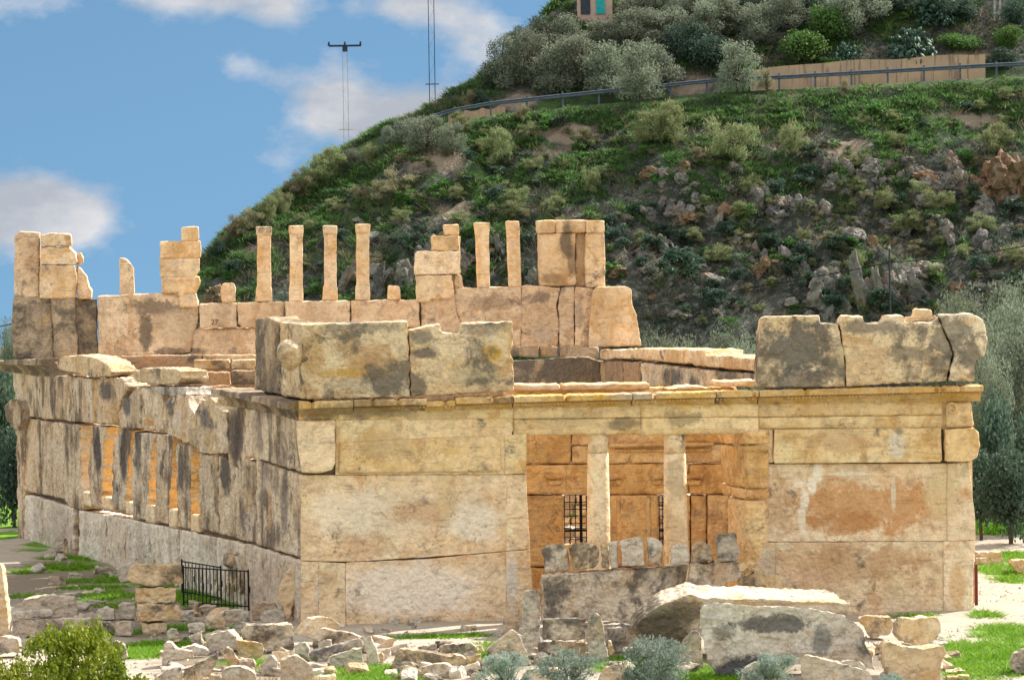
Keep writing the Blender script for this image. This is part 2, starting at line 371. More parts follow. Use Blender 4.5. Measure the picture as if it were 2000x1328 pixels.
M['upper'] = stone('rosy_upper_stone', (.76, .57, .39), (.68, .48, .31), (.54, .32, .17), dark=.22, streak=.22, crack=.7, ochre=.10, bump=.6, patina=(.20, .15, .12), blobs=[
    (FAR, 300, 600, 70, 18, (.14, .11, .085), .75, 1.8), (FAR, 285, 650, 16, 40, (.10, .085, .07), .8, 1.0), (FAR, 345, 640, 45, 40, (.55, .43, .30), .7, .8), (FAR, 345, 686, 60, 8, DARK, .7, 1.2),
    (FAR, 960, 590, 50, 20, (.25, .18, .13), .6, 1.4), (FAR, 1130, 610, 12, 40, (.25, .2, .15), .6, 1.2), (FAR, 1060, 650, 26, 22, (.5, .4, .3), .6, 1.0)])
M['shaft'] = stone('honey_shaft_stone', (.82, .62, .42), (.76, .50, .28), (.62, .34, .12), dark=.0, streak=.05, crack=.2, ochre=.3, bump=.35)
M['pier'] = stone('honey_pier_stone', (.80, .61, .41), (.74, .50, .28), (.58, .33, .12), dark=.22, streak=.2, crack=.2, ochre=.25, bump=.4, blobs=[
    (FAR, 1105, 470, 14, 45, (.13, .10, .07), .85, 1.1), (FAR, 1115, 510, 10, 40, (.16, .11, .07), .7, 1.1), (FAR, 1080, 545, 30, 12, (.2, .12, .07), .6, 1.5)])
M['porch'] = stone('bounce_tinted_porch_stone', (.84, .55, .26), (.78, .45, .16), (.52, .26, .09), dark=.2, streak=.15, crack=.6, ochre=.3, bump=.6, patina=(.20, .11, .06))  # orange of sunlight reflected inside the porch is mixed into the stone colour
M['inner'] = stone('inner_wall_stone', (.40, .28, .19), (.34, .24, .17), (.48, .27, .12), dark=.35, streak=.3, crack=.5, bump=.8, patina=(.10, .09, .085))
M['column'] = stone('pale_column_stone', (.83, .67, .46), (.78, .59, .37), (.62, .43, .24), dark=.0, crack=.15, bump=.35, blobs=[(FRONT, 1320, 930, 24, 45, (.48, .38, .26), .6, .8)])
M['rubble'] = stone('pale_rubble_stone', (.60, .54, .46), (.48, .43, .36), (.48, .36, .24), dark=.40, crack=.5, bump=1.0, patina=(.10, .098, .098))
M['grey_rubble'] = stone('grey_rubble_stone', (.50, .45, .38), (.41, .37, .32), (.42, .32, .22), dark=.38, crack=.5, bump=1.0, patina=(.09, .087, .085))
M['honey_rubble'] = stone('honey_rubble_stone', (.68, .54, .37), (.58, .44, .28), (.54, .34, .15), dark=.34, crack=.4, ochre=.3, bump=.9, patina=(.13, .11, .09))
M['lichen'] = stone('lichen_spotted_stone', (.64, .55, .44), (.56, .46, .34), (.50, .34, .20), dark=.60, crack=.3, bump=1.0, patina=(.065, .06, .056))
M['great_slab'] = stone('great_fallen_slab_stone', (.66, .57, .45), (.60, .48, .34), (.54, .35, .17), dark=.15, crack=.3, bump=1.0, patina=(.07, .065, .06), blobs=[
    (YARD, 1290, 1240, 75, 52, (.075, .06, .045), .92, .6), (YARD, 1350, 1205, 45, 30, (.12, .095, .065), .85, .8), (YARD, 1275, 1200, 50, 16, (.20, .17, .12), .7, 1.0), (YARD, 1520, 1190, 190, 6, (.46, .29, .13), .6, .5)])
M['white_slab'] = stone('white_grey_slab_stone', (.64, .61, .56), (.58, .53, .46), (.46, .36, .27), dark=.2, crack=.3, bump=1.0, patina=(.07, .07, .075), blobs=[
    (YARD, 1440, 1290, 90, 34, (.05, .055, .065), .92, 1.0), (YARD, 1500, 1200, 110, 16, (.08, .08, .085), .8, 1.9), (YARD, 1590, 1230, 22, 40, (.12, .12, .12), .7, 1.0), (YARD, 1680, 1240, 24, 30, (.08, .08, .08), .85, 1.2), (YARD, 1400, 1220, 30, 30, (.11, .11, .11), .6, 1.6), (YARD, 1560, 1258, 70, 6, (.25, .19, .14), .6, .8)])
M['core'] = stone('joint_core_stone', (.17, .12, .08), (.13, .09, .065), (.2, .12, .07), cast=0, dark=.2, crack=.2, bump=.6)
M['cliff'] = stone('hill_outcrop_rock', cast=0, c1=(.22, .21, .20), c2=(.15, .145, .145), c3=(.20, .145, .105), dark=.6, streak=.3, crack=.6, scale=.6, bump=1.0, patina=(.05, .052, .058))
M['cliff_red'] = stone('red_earth_cliff_rock', (.19, .115, .07), (.15, .09, .06), (.21, .155, .11), cast=0, dark=.1, streak=.25, crack=.3, scale=.6, bump=1.0, patina=(.09, .05, .035))

def simple(name, c, rough=.7, metal=0.0, noise=0.0, c2=None, sc=6):
    N = NT(name, rough); N.b.inputs['Metallic'].default_value = metal
    if c2 is None: c2 = tuple(v * .6 for v in c)
    P = N.n('ShaderNodeNewGeometry').outputs['Position']
    N.l(N.mix(N.step(N.noise(P, sc, 6, .6), .4, .65), c, c2), N.b.inputs['Base Color'])
    N.bump(N.noise(P, sc * 4, 4), .2, .01)
    return N.mat
M['iron'] = simple('black_iron', (.02, .02, .022), .6, .3)
M['rust'] = simple('red_brown_iron', (.14, .03, .02), .6, .2, c2=(.09, .025, .02))
M['steel'] = simple('grey_galvanised_steel', (.10, .13, .17), .6, .2, c2=(.07, .09, .12))
M['darksteel'] = simple('dark_pole_steel', (.05, .06, .08), .6, .3)
M['palesteel'] = simple('pale_pole_steel', (.42, .42, .44), .6, .2)
M['wire'] = simple('black_cable', (.012, .012, .014), .7)
M['bark'] = simple('olive_bark', (.10, .075, .055), .95, sc=10)
M['plaster'] = simple('pink_plaster', (.45, .33, .28), .9, c2=(.40, .30, .25))
M['teal'] = simple('teal_painted_panel', (.02, .35, .36), .6, c2=(.02, .25, .28))
M['darkglass'] = simple('dark_window_glass', (.03, .04, .06), .2)
def retain():
    N = NT('streaked_concrete', .9)
    P = N.n('ShaderNodeNewGeometry').outputs['Position']
    c = N.mix(N.step(N.noise(P, .8, 5), .4, .6), (.42, .30, .20), (.34, .25, .18))
    st = N.step(N.noise(N.vm('MULTIPLY', P, (1, 1, .05)), 5.0, 5), .54, .62)
    c = N.mix(N.m('MULTIPLY', st, .6), c, (.12, .09, .075))
    N.l(c, N.b.inputs['Base Color']); N.bump(N.noise(P, 8, 5), .4, .03)
    return N.mat
M['concrete'] = retain()

def leafmat(name, c1, c2, c3=None, trans=.35, rough=.6):
    N = NT(name, rough)
    at = N.n('ShaderNodeAttribute', attribute_name='tint').outputs['Fac']
    oi = N.n('ShaderNodeObjectInfo').outputs['Random']
    c = N.mix(at, c1, c2)
    if c3: c = N.mix(N.step(at, .93, .95), c, c3)
    hv = N.n('ShaderNodeHueSaturation'); N.l(c, hv.inputs['Color'])
    N.l(N.m('ADD', .8, N.m('MULTIPLY', oi, .4)), hv.inputs['Value'])
    N.l(N.m('ADD', .485, N.m('MULTIPLY', oi, .03)), hv.inputs['Hue'])
    N.l(hv.outputs[0], N.b.inputs['Base Color'])
    tr = N.n('ShaderNodeBsdfTranslucent'); N.l(hv.outputs[0], tr.inputs[0])
    ms = N.n('ShaderNodeMixShader'); ms.inputs[0].default_value = trans
    N.l(N.b.outputs[0], ms.inputs[1]); N.l(tr.outputs[0], ms.inputs[2]); N.l(ms.outputs[0], N.out.inputs[0])
    return N.mat
M['olive_leaf'] = leafmat('olive_leaves', (.10, .13, .09), (.25, .28, .21))
M['dark_leaf'] = leafmat('dark_evergreen_leaves', (.03, .065, .05), (.09, .14, .095))
M['green_leaf'] = leafmat('fresh_green_leaves', (.045, .12, .03), (.12, .24, .06))
M['straw_leaf'] = leafmat('straw_coloured_twigs', (.14, .13, .075), (.30, .28, .17))
M['broom_leaf'] = leafmat('grey_green_broom', (.13, .16, .07), (.27, .30, .15))
M['silver_leaf'] = leafmat('silver_olive_leaves', (.13, .17, .14), (.34, .40, .36))
M['bush_leaf'] = leafmat('yellow_green_leaves', (.045, .09, .012), (.34, .38, .03), (.65, .32, .02), trans=.25)
M['grass'] = leafmat('grass_blades', (.05, .16, .01), (.24, .38, .03), (.45, .38, .14), trans=.4)
M['herb'] = leafmat('hill_herbs', (.022, .07, .038), (.135, .255, .06), trans=.4)
M['dry'] = leafmat('dry_stalks', (.16, .13, .08), (.30, .25, .15))
M['cactus'] = leafmat('prickly_pear_pads', (.025, .065, .05), (.07, .13, .10), trans=.0)

def groundmat():
    N = NT('gravel_and_grass', .95)
    P = N.n('ShaderNodeNewGeometry').outputs['Position']
    g = N.n('ShaderNodeAttribute', attribute_name='grass').outputs['Fac']
    n1 = N.noise(P, 1.1, 8, .65)
    c = N.mix(N.step(n1, .35, .65), (.44, .385, .31), (.33, .285, .235))
    c = N.mix(N.m('MULTIPLY', N.step(N.noise(P, 14, 6, .7), .45, .65), .5), c, (.28, .25, .21))
    sa = N.n('ShaderNodeAttribute', attribute_name='shaded_soil').outputs['Fac']
    sm = N.step(N.m('ADD', sa, N.m('MULTIPLY', N.m('SUBTRACT', N.noise(P, 1.3, 5, .7), .5), 1.2)), .35, .75)
    c = N.mix(N.m('MULTIPLY', sm, .85), c, (.15, .12, .085))  # darkened soil stands in for the shade between heaped stones
    gc = N.mix(N.step(N.noise(P, 2.3, 6), .4, .62), (.13, .26, .015), (.07, .16, .012))
    mk = N.step(N.m('ADD', g, N.m('MULTIPLY', N.m('SUBTRACT', N.noise(P, 1.6, 9, .7), .5), 1.1)), .42, .58)
    c = N.mix(mk, c, gc)
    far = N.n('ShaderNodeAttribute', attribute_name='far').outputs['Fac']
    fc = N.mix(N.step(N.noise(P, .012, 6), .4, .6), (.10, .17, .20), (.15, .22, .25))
    c = N.mix(far, c, fc)  # distance haze painted as a blue tint on the far ground
    N.l(c, N.b.inputs['Base Color'])
    N.bump(N.noise(P, 9, 8, .7), .7, .06)
    return N.mat
M['ground'] = groundmat()
def hillmat():
    N = NT('hill_soil_and_herbs', .95)
    P = N.n('ShaderNodeNewGeometry').outputs['Position']
    g = N.n('ShaderNodeAttribute', attribute_name='grass').outputs['Fac']
    ba = N.n('ShaderNodeAttribute', attribute_name='bare').outputs['Fac']
    bm_ = N.step(N.m('ADD', ba, N.m('MULTIPLY', N.m('SUBTRACT', N.noise(P, .8, 5, .7), .5), 1.0)), .35, .6)
    c = N.mix(N.step(N.noise(P, .35, 7, .6), .4, .6), (.08, .083, .07), (.04, .048, .044))
    c = N.mix(bm_, c, (.27, .215, .16))
    c = N.mix(N.m('MULTIPLY', N.step(N.noise(P, 2.4, 8, .7), .5, .62), .6), c, (.26, .24, .21))
    gc = N.mix(N.step(N.noise(P, .9, 7, .6), .40, .62), (.04, .065, .035), (.07, .125, .04))
    mk = N.step(N.m('ADD', g, N.m('MULTIPLY', N.m('SUBTRACT', N.noise(N.vm('MULTIPLY', P, (1, 1, 1.4)), .55, 10, .72), .5), 1.9)), .38, .55)
    c = N.mix(mk, c, gc)
    N.l(c, N.b.inputs['Base Color'])
    N.bump(N.noise(P, 1.6, 12, .75), 1.0, .5)
    return N.mat
M['hill'] = hillmat()

# ------------------------------------------------------------------ textures for displacement
def ctex(name, size, depth=3):
    t = bpy.data.textures.new(name, 'CLOUDS'); t.noise_scale = size; t.noise_depth = depth; return t
T_CHIP = bpy.data.textures.new('chips', 'VORONOI'); T_CHIP.noise_scale = .42; T_CHIP.weight_1 = -1; T_CHIP.weight_2 = 1
T_BIG, T_FINE, T_MED = ctex('big_clouds', .9, 3), ctex('fine_clouds', .16, 3), ctex('medium_clouds', .45, 4)

# ------------------------------------------------------------------ object helpers
def tag(o, label=None, cat=None, group=None, kind=None):
    if label: o['label'] = label
    if cat: o['category'] = cat
    if group: o['group'] = group
    if kind: o['kind'] = kind
    return o
def link(name, me, mat, parent=None, loc=None):
    o = bpy.data.objects.new(name, me)
    if mat is not None and me is not None and not me.materials: me.materials.append(mat)
    if loc is not None: o.location = loc
    if parent is not None:
        o.parent = parent
        if parent.type == 'EMPTY' or parent.location.length > 0:
            o.matrix_parent_inverse = Matrix.Translation(parent_world(parent)).inverted()
    col.objects.link(o)
    return o
def parent_world(p):
    v = Vector(p.location)
    # objects are parented keeping world placement, so location is already world
    return v
def empty(name, loc):
    o = bpy.data.objects.new(name, None); o.location = loc; o.empty_display_size = .5
    col.objects.link(o); return o
def mods(o, vox, disp=.05, fine=.02, smooth=True):
    if vox == 'bevel':
        b = o.modifiers.new('bevel', 'BEVEL'); b.width = .022; b.segments = 2; b.limit_method = 'ANGLE'; b.angle_limit = R(35); b.harden_normals = False
        return
    if vox:
        r = o.modifiers.new('remesh', 'REMESH'); r.mode = 'VOXEL'; r.voxel_size = vox; r.use_smooth_shade = smooth
    for t, s in ((T_MED, disp), (T_CHIP, min(.09, disp * .75) if disp >= .05 else 0), (T_FINE, fine)):
        if s:
            d = o.modifiers.new('weathering', 'DISPLACE'); d.texture = t; d.texture_coords = 'GLOBAL'; d.strength = s; d.mid_level = .5
def resample(pts, step, jit, rn):
    out = []
    n = len(pts)
    for i in range(n):
        a, b = pts[i], pts[(i + 1) % n]
        L_ = math.dist(a, b); k = max(1, int(L_ / step))
        for j in range(k):
            t = j / k
            q = (a[0] + (b[0] - a[0]) * t, a[1] + (b[1] - a[1]) * t)
            if j: q = (q[0] + rn.uniform(-jit, jit), q[1] + rn.uniform(-jit, jit))
            out.append(q)
    return out
def prism_mesh(front, back, loc):
    n = len(front)
    me = bpy.data.meshes.new('m')
    vs = [tuple(v - loc) for v in front] + [tuple(v - loc) for v in back]
    fs = [tuple(range(n)), tuple(range(2 * n - 1, n - 1, -1))] + [((i + 1) % n, i, n + i, n + (i + 1) % n) for i in range(n)]
    me.from_pydata(vs, [], fs)
    bm = bmesh.new(); bm.from_mesh(me); bmesh.ops.recalc_face_normals(bm, faces=bm.faces); bm.to_mesh(me); bm.free()
    return me
cnt = [0]
def block(pl, pts, mat, parent=None, thick=.8, off=0.0, name='stone_block', vox=.06, disp=.05, fine=.035, jit=1.2, vec=None, scale_back=1.0, pre=None, inset=0.0):
    """pts: outline traced in photograph pixels; it is put on the vertical plane pl (off metres in front of it) and extruded inwards."""
    cnt[0] += 1
    rn = random.Random(cnt[0])
    if inset:
        cx = sum(p[0] for p in pts) / len(pts); cy = sum(p[1] for p in pts) / len(pts)
        pts = [(p[0] - inset * math.copysign(1, p[0] - cx), p[1] - inset * math.copysign(1, p[1] - cy)) for p in pts]
    rs = resample(pts, 8 if disp >= .05 else 14, jit, rn)
    front = [pl.at(x, y, off) for x, y in rs]
    v = vec if vec is not None else -pl.n * thick
    if not isinstance(v, Vector): v = Vector(v)
    c = sum(front, Vector()) / len(front)
    back = [c + (f - c) * scale_back + v for f in front]
    zmin = min(f.z for f in front)
    loc = Vector((c.x, c.y, zmin)) + v * .5
    me = prism_mesh(front, back, loc)
    o = link(name, me, M[mat] if isinstance(mat, str) else mat, parent, loc)
    mods(o, vox, disp, fine)
    return o
def box_mesh(parts):
    """parts: list of (centre, size, optional rotation matrix) merged into one mesh"""
    bm = bmesh.new()
    for p in parts:
        c, s = p[0], p[1]
        mt = Matrix.Translation(c) @ (p[2].to_4x4() if len(p) > 2 else Matrix()) @ Matrix.Diagonal((*s, 1))
        bmesh.ops.create_cube(bm, size=1, matrix=mt)
    me = bpy.data.meshes.new('m'); bm.to_mesh(me); bm.free(); return me
def tube_mesh(segs, n=6):
    """segs: list of (p, q, r1, r2)"""
    bm = bmesh.new()
    for p, q, r1, r2 in segs:
        p, q = Vector(p), Vector(q); d = q - p; L_ = d.length
        if L_ < 1e-5: continue
        mt = Matrix.Translation((p + q) / 2) @ d.to_track_quat('Z', 'Y').to_matrix().to_4x4()
        bmesh.ops.create_cone(bm, cap_ends=True, segments=n, radius1=r1, radius2=r2, depth=L_, matrix=mt)
    me = bpy.data.meshes.new('m'); bm.to_mesh(me); bm.free()
    return me
def smooth(me):
    me.polygons.foreach_set('use_smooth', [True] * len(me.polygons)); return me

# ------------------------------------------------------------------ ground and hill
def axis(lo, hi, a, b, fine, grow=1.35, maxs=200):
    mid = list(np.arange(a, b + 1e-6, fine))
    left = []; s = fine; x = a
    while x > lo:
        s = min(s * grow, maxs); x -= s; left.append(x)
    right = []; s = fine; x = mid[-1]
    while x < hi:
        s = min(s * grow, maxs); x += s; right.append(x)
    return np.array(left[::-1] + mid + right)
GRASS_BLOBS = [  # px, py, rx, ry on the ground, weight
    (1960, 1285, 130, 35, 1), (1990, 1240, 110, 20, .9), (1870, 1300, 60, 30, .8), (1960, 1115, 60, 14, 1), (1980, 1135, 50, 8, .8), (1920, 1200, 30, 9, .9), (1790, 1205, 70, 5, .7),
    (1990, 1090, 60, 14, 1), (730, 1318, 110, 18, 1.2), (620, 1330, 80, 20, .6), (290, 1270, 55, 20, 1.2), (370, 1255, 40, 10, 1), (240, 1240, 80, 10, .6), (1250, 1300, 130, 22, 1), (1400, 1322, 120, 14, 1.2),
    (850, 1245, 120, 5, .7), (960, 1290, 40, 30, .9), (100, 1062, 60, 8, 1.1), (60, 1075, 60, 5, .7), (200, 1090, 60, 8, 1.1), (130, 1110, 90, 9, .9), (240, 1130, 60, 10, .9), (210, 1165, 60, 9, .9), (120, 1135, 60, 5, .7), (400, 1160, 60, 25, 1.2),
    (460, 1180, 40, 10, 1), (240, 1185, 50, 6, .8), (330, 1230, 60, 10, .8), (150, 1090, 90, 5, .8), (60, 1120, 60, 5, .7), (180, 1150, 80, 6, .8), (310, 1140, 50, 12, .8), (60, 1165, 60, 5, .6), (420, 1230, 60, 8, .7), (520, 1235, 50, 8, .8), (10, 1045, 40, 8, 1.2), (560, 1290, 60, 15, .7), (470, 1300, 60, 20, .6), (880, 1300, 60, 22, .7)]
_gb = []
for (px, py, rx, ry, w) in GRASS_BLOBS:
    p = G(px, py); q = G(px + rx, py); r_ = G(px, py - ry)
    _gb.append((p.x, p.y, abs(q.x - p.x), max(.3, abs(r_.y - p.y)), w))
def grass_amt(x, y):
    g = np.zeros_like(x)
    for (cx, cy, rx, ry, w) in _gb:
        g = np.maximum(g, w * np.exp(-(((x - cx) / rx) ** 2 + ((y - cy) / ry) ** 2) * .9))
    g = np.where((y > 30) & (x > 8), np.maximum(g, .75), g)
    g = np.where((y > 40), np.maximum(g, .7), g)
    g = np.where((y < -19.5), np.maximum(g, .55), g)
    return g
def shaded_soil_amt(x, y):
    g = np.zeros_like(x)
    for (px, py, rx, ry) in ((450, 1290, 170, 45), (660, 1285, 110, 35), (850, 1300, 100, 22), (300, 1230, 160, 30), (180, 1180, 150, 40), (1150, 1290, 200, 40), (1750, 1290, 110, 30), (1420, 1300, 200, 40), (1000, 1270, 60, 30), (100, 1130, 150, 50)):
        p = G(px, py); q = G(px + rx, py); r_ = G(px, py - ry)
        g = np.maximum(g, np.exp(-(((x - p.x) / abs(q.x - p.x)) ** 2 + ((y - p.y) / max(.4, abs(r_.y - p.y))) ** 2) * .9))
    return g
def hill_grass(x, y, z):
    s = y - Y_FOOT
    g = .18 + .55 * np.clip((s - 10) / 12, 0, 1) + .15 * np.clip((4 - x) / 12, 0, 1)
    g = np.where(s > 30, .25 + .2 * vnoise(x * .4, y * .4, 77), g)
    return g + .45 * (fbm(x * .28, y * .28, 55) - .5)
BARE = [(1110, 262, 70, 22), (1060, 300, 60, 18), (850, 305, 70, 14), (700, 400, 50, 14), (500, 500, 50, 14), (1350, 165, 50, 18), (1010, 200, 50, 14), (1900, 235, 60, 12), (1620, 290, 90, 16), (1880, 120, 60, 20), (880, 420, 50, 12)]
_bb = []
for (px, py, rx, ry) in BARE:
    p = G(px, py); q = G(px + rx, py); r_ = G(px, py - ry)
    if p.y < 170: _bb.append((p.x, p.y, rx / 35.0, min(4, max(.6, abs(r_.y - p.y)))))
def bare_amt(x, y):
    g = np.zeros_like(x)
    for (cx, cy, rx, ry) in _bb: g = np.maximum(g, np.exp(-(((x - cx) / rx) ** 2 + ((y - cy) / ry) ** 2)))
    return g
def sheet(name, xs, ys, mat, fn):
    X, Y = np.meshgrid(xs, ys); Z = terrain(X, Y)
    nx, ny = len(xs), len(ys)
    co = np.stack([X, Y, Z], -1).reshape(-1, 3)
    i = np.arange(nx * ny).reshape(ny, nx)
    f = np.stack([i[:-1, :-1], i[:-1, 1:], i[1:, 1:], i[1:, :-1]], -1).reshape(-1, 4)
    me = bpy.data.meshes.new(name)
    me.vertices.add(len(co)); me.vertices.foreach_set('co', co.ravel())
    me.loops.add(f.size); me.loops.foreach_set('vertex_index', f.ravel())
    me.polygons.add(len(f)); me.polygons.foreach_set('loop_start', np.arange(0, f.size, 4)); me.polygons.foreach_set('loop_total', np.full(len(f), 4))
    me.update(calc_edges=True); me.validate()
    for an, vals in fn(X.ravel(), Y.ravel(), Z.ravel()).items():
        a = me.attributes.new(an, 'FLOAT', 'POINT'); a.data.foreach_set('value', vals.astype(np.float32))
    smooth(me)
    o = link(name, me, mat); tag(o, kind='structure'); return o
xs = axis(-3000, 3000, -24, 34, .4)
ys = axis(-190, 110, -20, 60, .4, 1.2, 6)
ys = ys[ys < 110]; ys = np.append(ys, 110.0)
sheet('ground', xs, ys, M['ground'], lambda x, y, z: {'grass': grass_amt(x, y), 'shaded_soil': shaded_soil_amt(x, y), 'far': np.clip((np.abs(x) + y - 160) / 150, 0, 1)})
ys2 = np.concatenate([np.arange(110, 165, .4), axis(165, 5000, 165, 166, 1.0, 1.3, 400)[2:]])
sheet('hillside', xs, ys2, M['hill'], lambda x, y, z: {'grass': hill_grass(x, y, z) - .8 * bare_amt(x, y), 'bare': bare_amt(x, y)})

# ------------------------------------------------------------------ THE RUIN
base = FRONT.at(1240, 1215)
ruin = empty('ruined_palace', (base.x, base.y, 0))
tag(ruin, 'roofless ancient limestone palace of giant blocks with columned porch', 'ruin')
ZUP = Vector((0, 0, 1))
def core(name, pl, pts, thick=.5, off=-.12, mat='core'):
    return block(pl, pts, mat, ruin, thick, off, name, vox=None, disp=0, fine=0, jit=0)

# --- front wall, left of the porch
fw = core('front_wall', FRONT, [(594, 822), (1024, 812), (1034, 1224), (594, 1224)], .7)
def F(pts, mat='front', thick=.75, off=0.0, parent=None, **k):
    k.setdefault('vox', .05 if mat == 'parapet' else 'bevel'); k.setdefault('inset', -.9 if mat == 'parapet' else -.2)
    k.setdefault('disp', .03); k.setdefault('fine', .015); k.setdefault('jit', .5)
    return block(FRONT, pts, mat, parent or fw, thick, off, **k)
F([(588, 1096), (622, 1097), (622, 1224), (588, 1222)])
F([(622, 1097), (674, 1100), (675, 1228), (622, 1228)], 'column')
F([(675, 1099), (830, 1092), (988, 1077), (990, 1228), (676, 1228)])
F([(988, 1077), (1034, 1073), (1040, 1150), (1040, 1228), (990, 1228)])
F([(588, 928), (990, 927), (990, 1076), (830, 1088), (760, 1092), (690, 1097), (588, 1095)])
F([(990, 927), (1027, 926), (1035, 1072), (990, 1076)])
F([(655, 820), (1000, 812), (1000, 926), (655, 927)], 'band', off=.02)
F([(662, 864), (845, 855), (965, 851), (979, 866), (980, 922), (662, 924)], 'band', thick=.3, off=.10, vox=.06)
F([(986, 850), (1028, 848), (1028, 925), (987, 926)], 'band', off=.07)
F([(578, 822), (655, 820), (657, 870), (656, 905), (648, 920), (620, 926), (588, 925), (582, 880)], 'front', thick=.7, off=.28, vox=.06, disp=.06)
# --- architrave over the porch, two fasciae
ar = core('architrave', FRONT, [(600, 812), (1896, 782), (1896, 838), (1000, 842), (600, 822)], .6, -.06, 'band')
for a, b in ((660, 1003), (1003, 1252), (1252, 1482), (1482, 1842)):
    def yl(x, y0, y1): return y0 + (y1 - y0) * (x - 590) / 1300
    F([(a, yl(a, 797, 784)), (b, yl(b, 797, 784)), (b, yl(b, 822, 810)), (a, yl(a, 822, 810))], 'band', thick=.6, off=.05, parent=ar, vox=.055, name='fascia')
    lo = 848 if b in (1252, 1482) else (838 if a > 1400 else 850)
    F([(a, yl(a, 822, 810)), (b, yl(b, 822, 810)), (b, lo if b > 1003 else 812 + 34), (a, lo if a > 700 else 830)], 'band', thick=.55, off=.0, parent=ar, vox=.055, name='fascia')
F([(1003, 838), (1455, 836), (1455, 848), (1003, 850)], 'band', thick=.5, off=.03, parent=ar, vox=.05, name='fascia')
# --- front wall, right of the porch
fr = core('front_wall', FRONT, [(1462, 842), (1890, 838), (1898, 1196), (1462, 1198)], .7)
for p, m_, o_, t_ in (
    ([(1457, 841), (1509, 840), (1510, 903), (1457, 905)], 'front', .03, .7),
    ([(1513, 839), (1838, 836), (1840, 898), (1836, 902), (1514, 905), (1511, 900)], 'band', .16, .5),
    ([(1457, 906), (1850, 905), (1850, 1056), (1457, 1058)], 'front', 0, .75),
    ([(1850, 905), (1893, 903), (1898, 960), (1904, 1010), (1905, 1055), (1850, 1056)], 'front', .03, .75),
    ([(1457, 1059), (1514, 1059), (1514, 1199), (1457, 1202)], 'front', .02, .75),
    ([(1514, 1059), (1843, 1057), (1843, 1198), (1514, 1200)], 'front', -.01, .75),
    ([(1843, 1057), (1905, 1056), (1901, 1120), (1899, 1196), (1843, 1198)], 'front', .03, .75),
    ([(1655, 1198), (1905, 1196), (1911, 1212), (1655, 1214)], 'honey_rubble', .3, .9)):
    F(p, m_, t_, o_, parent=fr)
F([(1845, 838), (1905, 834), (1914, 842), (1916, 872), (1910, 896), (1894, 903), (1847, 902)], 'band', .9, .32, parent=fr, vox=.06, disp=.08)
F([(1848, 788), (1897, 785), (1900, 812), (1904, 834), (1848, 836)], 'band', .75, .12, parent=fr, vox=.06)
# carved ring on the corner block
p = FRONT.at(1859, 797, .16); bm = bmesh.new()
bmesh.ops.create_circle(bm, segments=28, radius=.135, matrix=Matrix.Translation(p) @ Matrix.Rotation(R(90), 4, 'X'))
me = bpy.data.meshes.new('m'); bm.to_mesh(me); bm.free()
ringv = [v.co.copy() for v in me.vertices]
me2 = tube_mesh([(ringv[i] - p, ringv[(i + 1) % 28] - p, .028, .028) for i in range(28)])
tag(link('carved_ring', me2, M['band'], fr, p), 'round carved ring on the corner block')

# --- cornices: a moulded profile swept along the wall
def sweep(name, pl, st, mat, depth=.45, parent=None, ridge=0.0, seed=1, step=6, back=.6):
    """st: stations (px, y_top, y_bottom); profile steps out towards the top."""
    rn = random.Random(seed)
    px0, px1 = st[0][0], st[-1][0]
    n = max(2, int(abs(px1 - px0) / step)); verts = []; faces = []
    prof = [(-back, 0), (.02, 0), (.07, .10), (.07, .24), (.16, .34), (.30, .50), (.40, .60), (1.0, .68), (1.0, .96), (.94, 1.0), (-back, 1.0)]
    wob = 0
    for i in range(n + 1):
        x = px0 + (px1 - px0) * i / n
        yt = np.interp(x, [s[0] for s in st], [s[1] for s in st]); yb = np.interp(x, [s[0] for s in st], [s[2] for s in st])
        a = pl.at(x, yb); b = pl.at(x, yt)
        wob = .7 * wob + rn.uniform(-.035, .035)
        ch = rn.random() < .04
        for k, (o_, h) in enumerate(prof):
            q = a.lerp(b, h)
            oo = o_ if o_ < 0 else o_ * depth
            if o_ >= .9: oo += wob - (.15 if ch else 0)
            q = q + pl.n * oo
            if h >= .9: q.z += rn.uniform(-.012, .012) - (.05 if ch else 0)
            verts.append(q)
    m_ = len(prof)
    for i in range(n):
        for k in range(m_):
            faces.append((i * m_ + k, i * m_ + (k + 1) % m_, (i + 1) * m_ + (k + 1) % m_, (i + 1) * m_ + k))
    faces.append(tuple(range(m_ - 1, -1, -1))); faces.append(tuple(n * m_ + k for k in range(m_)))
    loc = verts[1].copy()
    me = bpy.data.meshes.new('m'); me.from_pydata([tuple(v - loc) for v in verts], [], faces)
    bm = bmesh.new(); bm.from_mesh(me); bmesh.ops.recalc_face_normals(bm, faces=bm.faces); bm.to_mesh(me); bm.free()
    return link(name, me, M[mat], parent or ruin, loc)
cor = sweep('cornice', FRONT, [(584, 784, 822), (689, 781, 819)], 'cornice', .5, seed=2)
for a, b, d_ in ((691, 832, .48), (832, 888, .36), (889, 1000, .5), (1002, 1232, .42), (1234, 1395, .44), (1397, 1478, .42), (1480, 1915, .5)):
    fy = lambda x: 783 - (x - 585) * .0235
    fb = lambda x: 819 - (x - 585) * .027
    t_ = 6 if a == 832 else 0
    c_ = sweep('cornice', FRONT, [(a, fy(a) + t_, fb(a)), (b, fy(b) + t_, fb(b))], 'cornice', d_, seed=a)
    # bead row under the projecting ledge
    parts = []; k = int((b - a) / 7)
    for i in range(k):
        x = a + 4 + i * 7
        yy = fb(x) * .45 + fy(x) * .55
        parts.append((FRONT.at(x, yy + 1.5, .24) - c_.location, (.055, .07, .05)))
    if parts: link('bead_row', box_mesh(parts), M['cornice'], c_, c_.location)
